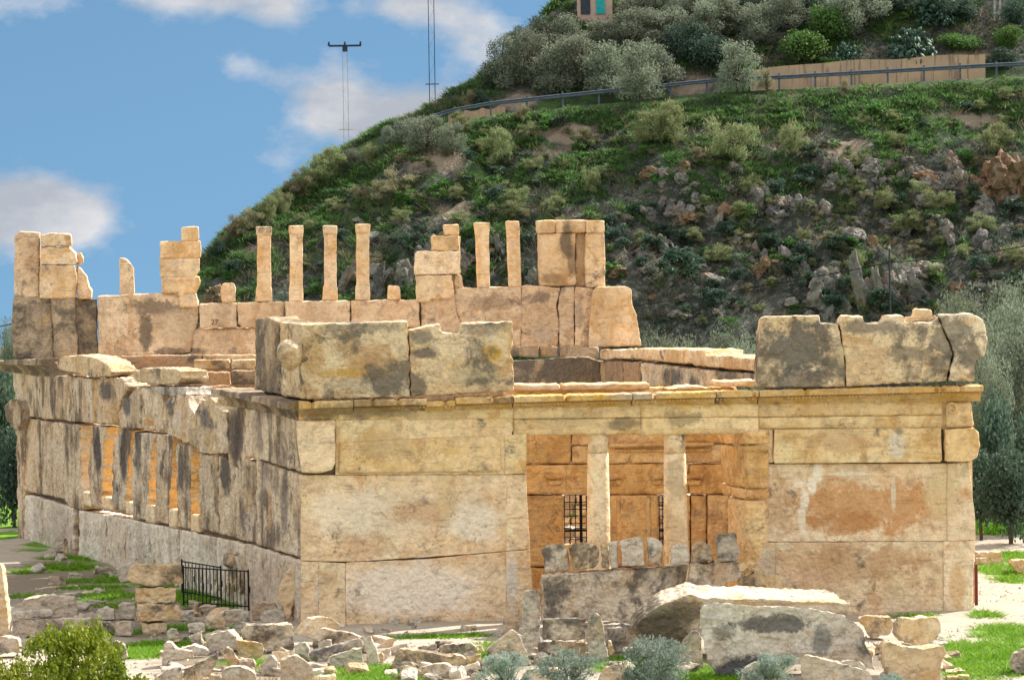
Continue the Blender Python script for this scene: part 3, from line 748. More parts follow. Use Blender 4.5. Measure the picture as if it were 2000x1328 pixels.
# --- porch columns
for i, (xt0, xt1, xb0, xb1) in enumerate(((1148, 1188, 1146, 1194), (1296, 1338, 1299, 1347))):
    top = FRONT.at((xt0 + xt1) / 2, 846, -.32); botp = FRONT.at((xb0 + xb1) / 2, 1200, -.32); botp.z = 0
    k = (top - CAM).length / F_PX; rt, rb = (xt1 - xt0) / 2 * k, (xb1 - xb0) / 2 * k
    joint = FRONT.at((xt0 + xt1) / 2, 884 + i * 1, -.32).z
    bm = bmesh.new(); rings = []; ns = 40
    prof = [(0, rb * 1.22), (.25, rb * 1.22), (.35, rb * 1.05)]
    zz = .45
    while zz < joint - .03:
        t = zz / joint; prof.append((zz, rb * 1.03 + (rt - rb) * t)); zz += .3
    prof += [(joint - .012, rt * 1.0), (joint, rt * .93)]
    for z_, r_ in prof:
        cx = botp.x + (top.x - botp.x) * z_ / top.z; cy = botp.y + (top.y - botp.y) * z_ / top.z
        rings.append([bm.verts.new((cx + r_ * math.cos(a) - botp.x, cy + r_ * math.sin(a) - botp.y, z_)) for a in [2 * math.pi * j / ns for j in range(ns)]])
    for a_, b_ in zip(rings, rings[1:]):
        for j in range(ns): bm.faces.new((a_[j], a_[(j + 1) % ns], b_[(j + 1) % ns], b_[j]))
    bm.faces.new(rings[-1])
    me = bpy.data.meshes.new('m'); bm.to_mesh(me); bm.free(); smooth(me)
    c_ = link('column', me, M['column'], ruin, botp); mods(c_, None, .03, .02)
    bm = bmesh.new(); rings = []
    for z_, r_ in ((joint, rt * .9), (joint + .012, rt * .99), (joint + .3, rt * 1.0), (top.z - .02, rt * 1.03), (top.z + .02, rt * 1.03)):
        cx = botp.x + (top.x - botp.x) * z_ / top.z; cy = botp.y + (top.y - botp.y) * z_ / top.z
        rings.append([bm.verts.new((cx + r_ * math.cos(a) - botp.x, cy + r_ * math.sin(a) - botp.y, z_)) for a in [2 * math.pi * j / ns for j in range(ns)]])
    for a_, b_ in zip(rings, rings[1:]):
        for j in range(ns): bm.faces.new((a_[j], a_[(j + 1) % ns], b_[(j + 1) % ns], b_[j]))
    bm.faces.new(rings[-1]); bm.faces.new(rings[0][::-1])
    me = bpy.data.meshes.new('m'); bm.to_mesh(me); bm.free(); smooth(me)
    k_ = link('capital', me, M['column'], c_, botp); mods(k_, None, .02, .015)
# --- porch back wall with two barred windows
pw = empty('porch_wall', tuple(PORCH.at(1200, 1150))); pw.location.z = 0; pw.parent = ruin; pw.matrix_parent_inverse = Matrix.Translation(ruin.location).inverted()
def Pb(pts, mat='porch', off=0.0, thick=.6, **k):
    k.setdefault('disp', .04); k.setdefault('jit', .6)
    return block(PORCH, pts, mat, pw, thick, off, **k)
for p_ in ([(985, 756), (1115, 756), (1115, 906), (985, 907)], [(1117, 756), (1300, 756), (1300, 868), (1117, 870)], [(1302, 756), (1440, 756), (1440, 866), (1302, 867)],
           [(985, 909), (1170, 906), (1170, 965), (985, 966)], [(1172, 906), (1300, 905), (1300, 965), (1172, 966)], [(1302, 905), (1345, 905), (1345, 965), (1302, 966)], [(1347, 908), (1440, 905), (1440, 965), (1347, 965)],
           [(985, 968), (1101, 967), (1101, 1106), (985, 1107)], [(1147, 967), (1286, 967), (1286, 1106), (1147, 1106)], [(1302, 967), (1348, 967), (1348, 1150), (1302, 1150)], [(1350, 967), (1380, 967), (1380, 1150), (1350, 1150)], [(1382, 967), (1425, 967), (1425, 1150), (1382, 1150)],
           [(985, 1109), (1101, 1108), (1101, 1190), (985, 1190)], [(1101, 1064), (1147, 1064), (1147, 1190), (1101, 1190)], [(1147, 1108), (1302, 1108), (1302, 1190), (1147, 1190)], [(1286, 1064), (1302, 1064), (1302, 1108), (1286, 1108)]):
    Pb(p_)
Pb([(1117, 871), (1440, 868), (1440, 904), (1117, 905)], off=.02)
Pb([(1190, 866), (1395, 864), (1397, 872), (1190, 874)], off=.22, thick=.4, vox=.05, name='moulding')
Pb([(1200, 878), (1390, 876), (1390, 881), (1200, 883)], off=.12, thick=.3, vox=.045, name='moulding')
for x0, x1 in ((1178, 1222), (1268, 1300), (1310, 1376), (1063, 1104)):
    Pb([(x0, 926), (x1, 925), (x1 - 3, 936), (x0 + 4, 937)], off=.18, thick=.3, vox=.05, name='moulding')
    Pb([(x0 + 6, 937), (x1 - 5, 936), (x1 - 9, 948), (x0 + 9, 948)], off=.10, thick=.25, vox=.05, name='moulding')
Pb([(1205, 968), (1214, 968), (1214, 1106), (1205, 1106)], off=.06, thick=.2, vox=.05, name='pilaster')
Pb([(1262, 968), (1272, 968), (1272, 1106), (1262, 1106)], off=.06, thick=.2, vox=.05, name='pilaster')
for x0, x1 in ((1102, 1146), (1287, 1301)):
    a = PORCH.at(x0, 967, -.2); b = PORCH.at(x1, 1063, -.2); org = Vector((a.x, a.y, b.z))
    segs = []
    W_ = b.x - a.x; H_ = a.z - b.z; k = max(2, round(W_ / .17))
    for i in range(k + 1):
        q = W_ * i / k; thickb = .045 if i == k - 1 and W_ > .4 else .014
        segs.append(((q, PORCH.d.y * q, 0), (q, PORCH.d.y * q, H_), thickb, thickb))
    for j in range(8):
        z_ = H_ * j / 7; segs.append(((0, 0, z_), (W_, PORCH.d.y * W_, z_), .013 if j != 2 else .04, .013 if j != 2 else .04))
    link('window_grille', tube_mesh(segs, 5), M['iron'], pw, org)
# side wall of the porch seen edge on
js = empty('porch_side_wall', (JAMB.a.x, JAMB.a.y, 0)); js.parent = ruin; js.matrix_parent_inverse = Matrix.Translation(ruin.location).inverted()
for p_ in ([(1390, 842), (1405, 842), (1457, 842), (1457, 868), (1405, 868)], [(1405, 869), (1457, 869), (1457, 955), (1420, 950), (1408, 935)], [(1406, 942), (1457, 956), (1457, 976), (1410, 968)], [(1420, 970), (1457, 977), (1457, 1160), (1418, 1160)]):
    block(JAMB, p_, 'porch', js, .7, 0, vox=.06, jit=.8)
# lower stones beyond the porch windows and inner cross walls
iw = empty('inner_cross_wall', tuple(INNER.at(1200, 1100))); iw.location.z = 0; iw.parent = ruin; iw.matrix_parent_inverse = Matrix.Translation(ruin.location).inverted()
y_ = 1140
for r_ in range(8):
    x_ = 1060 - 13 * (r_ % 2)
    while x_ < 1340:
        w_ = rnd.uniform(26, 44); block(INNER, [(x_, y_ - 21), (x_ + w_ - 1, y_ - 21), (x_ + w_ - 1, y_), (x_, y_)], rnd.choice(['rubble', 'honey_rubble', 'inner']), iw, .6, rnd.uniform(-.1, .1), vox=.07)
        x_ += w_
    y_ -= 22
# --- left (side) wall
sw = core('side_wall', WALL, [(40, 735), (140, 742), (330, 800), (440, 800), (588, 822), (588, 1215), (390, 1155), (384, 1045), (170, 1000), (120, 965), (120, 835), (380, 885), (386, 880), (335, 845), (170, 815), (40, 810)], .5, -.2)
# simpler backing pieces keep the window gaps open
bpy.data.objects.remove(sw)
sw = core('side_wall', WALL, [(392, 900), (586, 935), (586, 1214), (392, 1156)], .5, -.15)
c1_ = core('wall_backing', WALL, [(40, 966), (160, 998), (392, 1045), (392, 1152), (40, 1050)], .5, -.15); c1_.parent = sw; c1_.matrix_parent_inverse = Matrix.Translation(sw.location).inverted()
c1_ = core('wall_backing', WALL, [(42, 735), (145, 742), (145, 985), (42, 955)], .5, -.15); c1_.parent = sw; c1_.matrix_parent_inverse = Matrix.Translation(sw.location).inverted()
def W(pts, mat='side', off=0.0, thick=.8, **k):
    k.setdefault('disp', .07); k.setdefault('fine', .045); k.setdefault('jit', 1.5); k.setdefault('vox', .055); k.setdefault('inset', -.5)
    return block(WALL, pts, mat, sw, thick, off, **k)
# frieze course
for p_, m_, o_ in (
    ([(540, 806), (586, 822), (588, 925), (575, 918), (544, 911), (538, 862)], 'side', .06), ([(476, 796), (537, 808), (543, 911), (520, 902), (478, 892)], 'side', .08), ([(444, 790), (474, 795), (477, 907), (470, 922), (444, 905), (441, 850)], 'side', .04),
    ([(380, 800), (392, 782), (408, 774), (418, 790), (426, 800), (441, 803), (442, 886), (410, 888), (384, 886), (381, 860)], 'frieze', .10),
    ([(317, 845), (318, 790), (326, 776), (345, 770), (362, 772), (366, 790), (379, 812), (380, 878), (372, 872), (350, 860)], 'frieze', .12),
    ([(273, 757), (300, 752), (314, 768), (316, 800), (315, 842), (290, 842), (268, 838)], 'frieze', .02), ([(230, 836), (231, 802), (244, 776), (256, 762), (268, 752), (272, 790), (271, 838)], 'frieze', .10),
    ([(179, 740), (212, 736), (235, 738), (249, 754), (246, 766), (236, 780), (230, 800), (228, 832), (206, 828), (183, 827)], 'frieze', .08),
    ([(141, 736), (178, 739), (181, 827), (142, 824)], 'side', .03), ([(75, 729), (139, 735), (140, 823), (78, 818)], 'side', .05), ([(21, 722), (74, 728), (77, 817), (33, 812)], 'side', .03)):
    W(p_, m_, o_, disp=.14 if m_ == 'frieze' else .08)
W([(345, 868), (362, 862), (380, 866), (378, 880), (360, 876)], 'honey_rubble', -.2)
# big orthostats and the pillars between the windows
for p_, m_ in (([(500, 897), (586, 927), (587, 1090), (545, 1078), (499, 1064)], 'side'), ([(426, 889), (440, 893), (455, 905), (480, 895), (498, 902), (497, 1062), (427, 1043)], 'side'), ([(388, 886), (422, 887), (424, 1043), (388, 1034)], 'side'),
    ([(41, 816), (76, 820), (81, 966), (49, 960)], 'side'), ([(77, 821), (124, 826), (126, 975), (82, 966)], 'side'), ([(125, 826), (155, 830), (157, 920), (161, 996), (134, 992), (126, 976)], 'side')):
    W(p_, m_, .02)
PILL = ([(181, 829), (205, 833), (200, 900), (197, 950), (196, 994), (176, 986), (171, 905)], [(229, 836), (255, 840), (253, 870), (245, 940), (242, 1000), (218, 995), (219, 890)],
        [(262, 842), (302, 846), (291, 900), (285, 1015), (258, 1012), (256, 900)], [(304, 846), (336, 851), (330, 940), (328, 1024), (302, 1020)], [(342, 863), (372, 870), (369, 1034), (346, 1029)])
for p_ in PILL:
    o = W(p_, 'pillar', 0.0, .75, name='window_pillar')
for p_ in ([(161, 960), (172, 963), (176, 990), (162, 987)], [(200, 970), (215, 973), (216, 997), (200, 993)], [(245, 979), (257, 982), (258, 1006), (245, 1003)], [(285, 986), (301, 988), (300, 1023), (284, 1019)], [(330, 993), (343, 996), (343, 1033), (330, 1029)], [(373, 1004), (386, 1006), (387, 1040), (373, 1037)]):
    W(p_, 'column', .02, .7, vox=.05, disp=.02, name='window_sill')
# inner side of the window course keeps the daylight of the corridor
# socle
def sy(x, t):  # interpolate between socle top and base line
    top = np.interp(x, [45, 160, 256, 385, 497, 588], [962, 997, 1014, 1040, 1064, 1094]); bot = np.interp(x, [35, 588], [1052, 1218]); return top + (bot - top) * t
xs_ = [38, 81, 143, 152, 205, 243, 300, 348, 420, 478, 588]
for a, b in zip(xs_, xs_[1:]):
    if b - a < 12:
        W([(a, sy(a, 0)), (b, sy(b, 0)), (b, sy(b, 1)), (a, sy(a, 1))], 'core', -.15, .5); continue
    W([(a + 1, sy(a, 0.01)), ((a + b) / 2, sy((a + b) / 2, 0.01)), (b - 1, sy(b, .01)), (b - 1, sy(b, 1.03)), (a + 1, sy(a, 1.03))], 'socle', .04)
W([(30, 814), (43, 816), (47, 962), (45, 1054), (34, 1052), (32, 930)], 'pillar', .06, .9)
tag(W([(8, 792), (20, 780), (33, 782), (38, 800), (40, 822), (33, 842), (24, 838), (12, 822)], 'sooty', .35, .9, name='carved_lion_head', vox=.05, disp=.18), 'worn dark carved lion head at the far corner')
# leaning white end of the near corner pilaster
# cornice of the side wall
sweep('cornice', WALL, [(2, 704, 724), (108, 700, 740)], 'sooty', .55, seed=5, back=.6)
sweep('cornice', WALL, [(446, 757, 792), (500, 766, 800), (583, 784, 824)], 'sooty', .5, seed=6, back=.6)
# --- parapet over the front, left
pp = F([(590, 634), (796, 627), (797, 700), (800, 776), (700, 779), (600, 781), (588, 730), (584, 690)], 'parapet', .95, .02, parent=ruin, name='parapet', disp=.07, fine=.03, jit=1)
def PP(pts, mat='parapet', thick=.95, off=0.0, **k):
    k.setdefault('disp', .07); k.setdefault('fine', .03)
    return F(pts, mat, thick, off, parent=pp, jit=1.2, **k)
PP([(799, 646), (832, 638), (857, 632), (862, 634), (862, 648), (900, 652), (901, 631), (1002, 628), (1003, 668), (998, 692), (1004, 704), (1003, 764), (802, 775)])
def WP(pts, mat, off=0.0, thick=.9, **k):
    return block(WALL, pts, mat, pp, thick, off, disp=.07, fine=.03, jit=1.2, **k)
WP([(496, 624), (520, 617), (541, 628), (543, 690), (545, 772), (520, 768), (495, 762), (497, 700)], 'sooty')
WP([(545, 628), (588, 632), (590, 700), (588, 781), (546, 774)], 'parapet')
bm = bmesh.new(); bmesh.ops.create_uvsphere(bm, u_segments=28, v_segments=20, radius=1)
for v in bm.verts:
    t = v.co.z; v.co = Vector((v.co.x * .36 * (1 + .25 * t), v.co.y * .45, v.co.z * .46))
me = bpy.data.meshes.new('m'); bm.to_mesh(me); bm.free(); smooth(me)
o = link('carved_boss', me, M['parapet'], pp, WALL.at(566, 694, .34)); mods(o, None, .05, .02)
tag(o, 'egg shaped worn carved boss at the corner')
# parapet, right
pr = F([(1480, 757), (1480, 700), (1484, 655), (1490, 622), (1498, 618), (1600, 616), (1603, 632), (1638, 633), (1650, 700), (1652, 755), (1560, 757)], 'parapet', .95, .03, parent=ruin, name='parapet', disp=.07, fine=.03, jit=1)
def PR(pts, mat='parapet', thick=.95, off=0.0, **k):
    return F(pts, mat, thick, off, parent=pr, disp=.07, fine=.03, jit=1.2, **k)
PR([(1653, 755), (1651, 700), (1640, 640), (1638, 634), (1648, 617), (1686, 617), (1690, 632), (1725, 631), (1730, 616), (1765, 616), (1769, 630), (1820, 629), (1832, 615), (1842, 645), (1855, 670), (1862, 690), (1855, 720), (1850, 747), (1750, 750)], off=.0)
PR([(1835, 614), (1900, 612), (1920, 625), (1928, 655), (1925, 692), (1905, 706), (1903, 745), (1852, 747), (1857, 720), (1864, 690), (1856, 668), (1844, 643)], off=.12)
PR([(1785, 604), (1790, 602), (1820, 603), (1821, 630), (1770, 630), (1770, 619), (1785, 618)], 'pier', .6, -.5, vox=.05)
# ledge stones lying inside the porch, over its back wall
for p_, m_ in (([(1002, 750), (1094, 750), (1096, 762), (1002, 765)], 'pier'), ([(1098, 750), (1170, 749), (1270, 748), (1272, 762), (1098, 763)], 'pier'), ([(1395, 744), (1478, 742), (1478, 756), (1395, 757)], 'pier'), ([(1300, 758), (1350, 752), (1385, 757), (1385, 762), (1300, 764)], 'pier')):
    block(PORCH, p_, m_, pw, 1.3, 1.2, name='lintel', vox=.06)

# --- upper storey on the far wall
uw = empty('upper_wall', tuple(FAR.at(640, 700))); uw.parent = ruin; uw.matrix_parent_inverse = Matrix.Translation(ruin.location).inverted()
def U(pts, mat='upper', off=0.0, thick=.8, parent=None, **k):
    k.setdefault('disp', .05); k.setdefault('jit', 1.0); k.setdefault('vox', .06); k.setdefault('inset', -.8)
    return block(FAR, pts, mat, parent or uw, thick, off, **k)
for p_, m_, o_ in (
    ([(26, 581), (78, 580), (100, 582), (104, 640), (105, 706), (60, 704), (27, 700), (22, 650)], 'sooty', .4), ([(98, 580), (147, 580), (146, 630), (151, 660), (151, 700), (105, 706), (104, 640)], 'sooty', .55), ([(138, 580), (189, 585), (190, 697), (138, 698)], 'sooty', 0),
    ([(191, 579), (262, 575), (330, 572), (384, 574), (388, 592), (387, 625), (378, 650), (372, 688), (282, 694), (192, 696)], 'upper', .12),
    ([(389, 594), (462, 592), (463, 640), (390, 641)], 'upper', .25), ([(464, 592), (554, 590), (554, 637), (476, 641), (464, 632)], 'upper', .25), ([(557, 590), (683, 588), (684, 640), (557, 640)], 'upper', .25), ([(686, 588), (818, 586), (821, 640), (686, 640)], 'upper', .25),
    ([(374, 642), (500, 641), (500, 692), (372, 692)], 'upper', 0), ([(500, 641), (826, 640), (828, 700), (500, 700)], 'upper', 0),
    ([(821, 566), (887, 564), (892, 610), (905, 640), (903, 702), (824, 702)], 'upper', .2), ([(889, 564), (1018, 560), (1020, 620), (1016, 676), (905, 690), (903, 635), (890, 600)], 'upper', .22),
    ([(1019, 560), (1036, 557), (1095, 562), (1087, 600), (1092, 630), (1090, 676), (1018, 680)], 'upper', .24), ([(1096, 562), (1122, 560), (1122, 676), (1092, 678), (1093, 620), (1089, 600)], 'upper', .26), ([(1123, 560), (1158, 562), (1156, 678), (1123, 678)], 'upper', .3),
    ([(1158, 568), (1168, 561), (1225, 560), (1234, 566), (1235, 595), (1245, 620), (1253, 676), (1150, 678), (1154, 620)], 'pier', .7)):
    U(p_, m_, o_)
# number painted on a block
tx = bpy.data.curves.new('number', 'FONT'); tx.body = '27'; tx.size = .26; tx.extrude = .004
tmp = bpy.data.objects.new('painted_number', tx); col.objects.link(tmp); me = bpy.data.meshes.new_from_object(tmp.evaluated_get(bpy.context.evaluated_depsgraph_get())); bpy.data.objects.remove(tmp)
to = bpy.data.objects.new('painted_number', me); col.objects.link(to); me.materials.clear(); me.materials.append(M['rust'])
to.rotation_euler = (R(90), 0, math.atan2(FAR.d.y, FAR.d.x)); to.location = FAR.at(412, 634, .29); to.parent = uw; to.matrix_parent_inverse = Matrix.Translation(uw.location).inverted()
tag(to, 'number 27 painted on a pale block')
# far-left corner tower
for p_, m_, o_ in (([(28, 462), (38, 452), (77, 455), (77, 581), (52, 582), (27, 579)], 'upper', .35), ([(79, 460), (100, 455), (138, 458), (140, 480), (79, 482)], 'parapet', .55), ([(79, 483), (135, 483), (148, 495), (152, 512), (142, 518), (78, 517)], 'pier', .55),
    ([(77, 519), (146, 518), (150, 540), (148, 583), (76, 584)], 'pier', .6), ([(150, 496), (158, 494), (163, 505), (161, 515), (150, 520)], 'pier', .2), ([(150, 520), (160, 526), (170, 540), (174, 560), (180, 566), (180, 584), (150, 584)], 'upper', .3)):
    o = U(p_, m_, o_, 1.0)
# the row of small pillars
def shaft(x0, x1, yt, yb, base_=4, cap=19, flare=2, off=.15, lab=None):
    h = yb - yt
    pts = [(x0 - flare * .5, yt), (x1 + flare * .5, yt), (x1 + flare * .3, yt + cap - 1), (x1, yt + cap + 1), (x1 + .5, yb - 30), (x1 + base_ * .3, yb - 27), (x1 + base_ * .5, yb), (x0 - base_ * .5, yb), (x0 - base_ * .3, yb - 27), (x0 + .5, yb - 30), (x0 + .5, yt + cap + 1), (x0 - flare * .2, yt + cap - 1)] if cap else [(x0, yt), (x1, yt), (x1 + 1, yb), (x0, yb)]
    o = block(FAR, pts[:], 'shaft', uw, .42, off, 'upper_pillar', vox=.045, disp=.03, fine=.015, jit=.3)
    if cap:
        c2_ = block(FAR, [(x0 - flare, yt), (x1 + flare, yt), (x1 + flare * .7, yt + cap - 1), (x0 - flare * .5, yt + cap - 1)], 'pier', o, .52, off + .05, 'capital', vox=.045, disp=.02, fine=.015, jit=.3)
    return o
shaft(502, 529, 443, 590, 6); shaft(566, 591, 441, 590, 3); shaft(633, 657, 441, 588, 6); shaft(696, 721, 438, 587, 4)
block(FAR, [(925, 435), (957, 435), (955, 462), (957, 563), (933, 563), (929, 462)], 'shaft', uw, .42, .2, 'upper_pillar', vox=.045, disp=.02, fine=.015, jit=.3)
block(FAR, [(988, 432), (1014, 432), (1015, 458), (1019, 561), (994, 561), (990, 458)], 'shaft', uw, .42, .2, 'upper_pillar', vox=.045, disp=.02, fine=.015, jit=.3)
block(FAR, [(233, 503), (246, 505), (254, 514), (261, 524), (263, 574), (234, 575)], 'pier', uw, .4, .2, 'pillar_stump', vox=.045, disp=.02, jit=.3)
block(FAR, [(434, 556), (440, 553), (456, 553), (461, 562), (459, 590), (434, 591), (431, 570)], 'shaft', uw, .4, .3, 'pillar_stump', vox=.045, disp=.02, jit=.3)
block(FAR, [(758, 558), (781, 559), (783, 586), (757, 586)], 'shaft', uw, .4, .3, 'pillar_stump', vox=.045, disp=.02, jit=.3)
# stacked piers
st = empty('stacked_pier', tuple(FAR.at(350, 600))); st.parent = uw; st.matrix_parent_inverse = Matrix.Translation(uw.location).inverted()
for p_ in ([(354, 445), (387, 444), (388, 470), (355, 471)], [(313, 473), (391, 471), (391, 504), (314, 505)], [(312, 506), (389, 505), (389, 528), (380, 541), (314, 541)], [(316, 542), (388, 541), (391, 552), (382, 573), (352, 578), (340, 572), (317, 572)], [(350, 574), (382, 574), (388, 600), (352, 600)]):
    U(p_, 'pier', .25, .7, parent=st, disp=.04, vox=.055)
st = empty('stacked_pier', tuple(FAR.at(860, 600))); st.parent = uw; st.matrix_parent_inverse = Matrix.Translation(uw.location).inverted()
for p_, o_ in (([(866, 439), (896, 438), (897, 459), (869, 460)], .2), ([(843, 462), (897, 460), (898, 491), (844, 491)], .2), ([(811, 497), (818, 491), (898, 491), (898, 536), (812, 537), (810, 520)], .3), ([(813, 539), (884, 537), (886, 578), (878, 584), (842, 583), (840, 590), (814, 591)], .4), ([(886, 538), (902, 538), (905, 565), (905, 610), (886, 600)], .1), ([(885, 462), (900, 462), (900, 540), (886, 540)], -.1)):
    U(p_, 'pier', o_, .7, parent=st, disp=.05, vox=.055)
# high end pier
st = empty('end_pier', tuple(FAR.at(1115, 558))); st.parent = uw; st.matrix_parent_inverse = Matrix.Translation(uw.location).inverted()
for p_, o_ in (([(1049, 433), (1084, 431), (1084, 455), (1051, 456)], .3), ([(1085, 431), (1145, 431), (1145, 454), (1085, 455)], .25), ([(1146, 432), (1180, 432), (1181, 455), (1146, 455)], .4), ([(1053, 457), (1124, 456), (1123, 500), (1124, 557), (1056, 558), (1054, 500)], .2), ([(1125, 456), (1143, 456), (1143, 560), (1125, 560)], -.05), ([(1144, 456), (1180, 456), (1181, 561), (1144, 561)], .35)):
    U(p_, 'pier', o_, .8, parent=st, disp=.025, vox=.055)
# --- inner walls seen over the side wall
nw = empty('inner_wall', tuple(MID.at(640, 760))); nw.parent = ruin; nw.matrix_parent_inverse = Matrix.Translation(ruin.location).inverted()
def I(pts, mat='inner', off=0.0, thick=.8, pl=MID, **k):
    k.setdefault('disp', .06)
    return block(pl, pts, mat, nw, thick, off, **k)
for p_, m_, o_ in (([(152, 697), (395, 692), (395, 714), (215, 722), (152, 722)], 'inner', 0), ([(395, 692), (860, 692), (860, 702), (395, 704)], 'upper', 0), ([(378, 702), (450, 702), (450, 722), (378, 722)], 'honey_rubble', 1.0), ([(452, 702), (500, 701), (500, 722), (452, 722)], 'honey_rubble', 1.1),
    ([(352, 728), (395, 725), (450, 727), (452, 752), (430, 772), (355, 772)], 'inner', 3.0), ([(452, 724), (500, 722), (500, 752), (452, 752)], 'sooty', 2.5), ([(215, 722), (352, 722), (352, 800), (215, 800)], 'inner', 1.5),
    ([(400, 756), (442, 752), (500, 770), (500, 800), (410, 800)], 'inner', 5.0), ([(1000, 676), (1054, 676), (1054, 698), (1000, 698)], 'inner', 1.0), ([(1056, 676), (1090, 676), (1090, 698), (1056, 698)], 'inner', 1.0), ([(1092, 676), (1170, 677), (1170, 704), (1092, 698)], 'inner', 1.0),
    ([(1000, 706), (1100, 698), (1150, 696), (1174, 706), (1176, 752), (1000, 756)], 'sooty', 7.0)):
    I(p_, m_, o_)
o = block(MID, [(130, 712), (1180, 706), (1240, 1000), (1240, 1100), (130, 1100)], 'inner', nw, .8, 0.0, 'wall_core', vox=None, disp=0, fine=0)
# receding right wall, inner face
EAp = Plane((3.9, 34.0), (11.6, 3.0)); EAp.n = Vector((-abs(EAp.d.y), -abs(EAp.d.x), 0)).normalized()
ew = empty('right_wall', tuple(EAp.at(1350, 720))); ew.parent = ruin; ew.matrix_parent_inverse = Matrix.Translation(ruin.location).inverted()
for p_, m_, t_ in (([(1168, 682), (1232, 681), (1232, 701), (1170, 703)], 'pier', 1.2), ([(1234, 679), (1300, 680), (1372, 682), (1377, 698), (1352, 712), (1300, 709), (1236, 702)], 'pier', 1.4), ([(1346, 694), (1380, 692), (1480, 700), (1480, 727), (1440, 724), (1352, 716)], 'pier', 1.6),
    ([(1178, 704), (1214, 704), (1214, 752), (1178, 752)], 'inner', 1.0), ([(1216, 705), (1248, 706), (1248, 752), (1216, 752)], 'inner', 1.0), ([(1250, 706), (1300, 712), (1395, 724), (1398, 740), (1392, 756), (1250, 756)], 'frieze', 1.2), ([(1398, 724), (1480, 728), (1480, 750), (1398, 745)], 'sooty', 1.3)):
    block(EAp, p_, m_, ew, t_, 0, vox=.08, disp=.08)
# outer right wall closing the building
q = [(FR[0] + .1, FR[1] + .8), (SR[0], SR[1])]
v = [Vector((q[0][0], q[0][1], 0)), Vector((q[1][0], q[1][1], 0))]
inn = Vector((-.97, -.22, 0)) * .9
vs = [v[0], v[1], v[1] + inn, v[0] + inn]
bm = bmesh.new()
N_ = 40; rows = []
for i in range(N_ + 1):
    t = i / N_; a_ = v[0].lerp(v[1], t); hh = 5.75 - .25 * math.sin(i * 1.7) * .3 - .9 * t
    rows.append([bm.verts.new(a_), bm.verts.new(a_ + Vector((0, 0, hh))), bm.verts.new(a_ + inn + Vector((0, 0, hh - .02))), bm.verts.new(a_ + inn)])
for a_, b_ in zip(rows, rows[1:]):
    for j in range(4): bm.faces.new((a_[j], b_[j], b_[(j + 1) % 4], a_[(j + 1) % 4]))
bm.faces.new(rows[0]); bm.faces.new(rows[-1][::-1]); bmesh.ops.recalc_face_normals(bm, faces=bm.faces)
for w_ in bm.verts: w_.co -= v[0]
me = bpy.data.meshes.new('m'); bm.to_mesh(me); bm.free()
link('wall_core', me, M['front'], ew, v[0])
# three round stumps in the foot of the front wall
for x0, x1 in ((757, 783), (797, 824), (836, 848)):
    block(FRONT, [(x0 + 3, 1203), (x1 - 3, 1202), (x1, 1209), (x1 - 2, 1221), ((x0 + x1) / 2, 1225), (x0 + 2, 1221), (x0, 1209)], 'rubble', fw, .4, .22, 'stone_boss', vox=.045, disp=.05)

# carved feline relief behind the fence
rel = bpy.data.objects.new('carved_feline', None)
bpy.data.objects.remove(rel)
mb = []
bm = bmesh.new()
def ell(pl, px, py, rx, ry, off, dep, rot=0):
    c = pl.at(px, py, off)
    k = (c - CAM).length / F_PX
    mt = Matrix.Translation(c) @ Matrix.Rotation(math.atan2(pl.d.y, pl.d.x), 4, 'Z') @ Matrix.Rotation(rot, 4, 'Y') @ Matrix.Diagonal((rx * k * 1.0, dep, ry * k, 1))
    bmesh.ops.create_uvsphere(bm, u_segments=14, v_segments=10, radius=1, matrix=mt)
WR = WALL
for a_ in ((449, 1090, 26, 12, .1, .22, 0), (446, 1100, 14, 8, .22, .2, 0), (456, 1110, 24, 16, .05, .18, 0), (460, 1130, 22, 26, .02, .15, 0), (446, 1140, 8, 26, .12, .1, .05), (472, 1130, 6, 30, .1, .1, 0), (440, 1082, 6, 6, .14, .1, 0), (460, 1081, 6, 6, .14, .1, 0), (470, 1150, 8, 12, .1, .1, 0)):
    ell(WR, *a_)
c0 = WR.at(455, 1120)
for v_ in bm.verts: v_.co -= c0
me = bpy.data.meshes.new('m'); bm.to_mesh(me); bm.free()
o = link('carved_feline', me, M['honey_rubble'], sw, c0); mods(o, .05, .06, .02)
tag(o, 'worn pinkish carved feline in relief behind the iron fence')

# ------------------------------------------------------------------ vegetation
def quads_mesh(name, C_, U_, V_, tint, mat, extra=None):
    """leaf quads: centre C, half vectors U, V (n,3)"""
    n = len(C_)
    co = np.stack([C_ - U_, C_ - V_ * .2 + 0 * U_ - V_ * .8 * 0 + V_ * -.8, C_ + U_, C_ + V_], 1).reshape(-1, 3)
    f = np.arange(4 * n).reshape(n, 4)
    me = bpy.data.meshes.new(name)
    me.vertices.add(4 * n); me.vertices.foreach_set('co', co.ravel())
    me.loops.add(4 * n); me.loops.foreach_set('vertex_index', f.ravel())
    me.polygons.add(n); me.polygons.foreach_set('loop_start', np.arange(0, 4 * n, 4)); me.polygons.foreach_set('loop_total', np.full(n, 4))
    me.update(calc_edges=True)
    a = me.attributes.new('tint', 'FLOAT', 'POINT'); a.data.foreach_set('value', np.repeat(tint, 4).astype(np.float32))
    me.materials.append(mat)
    return me
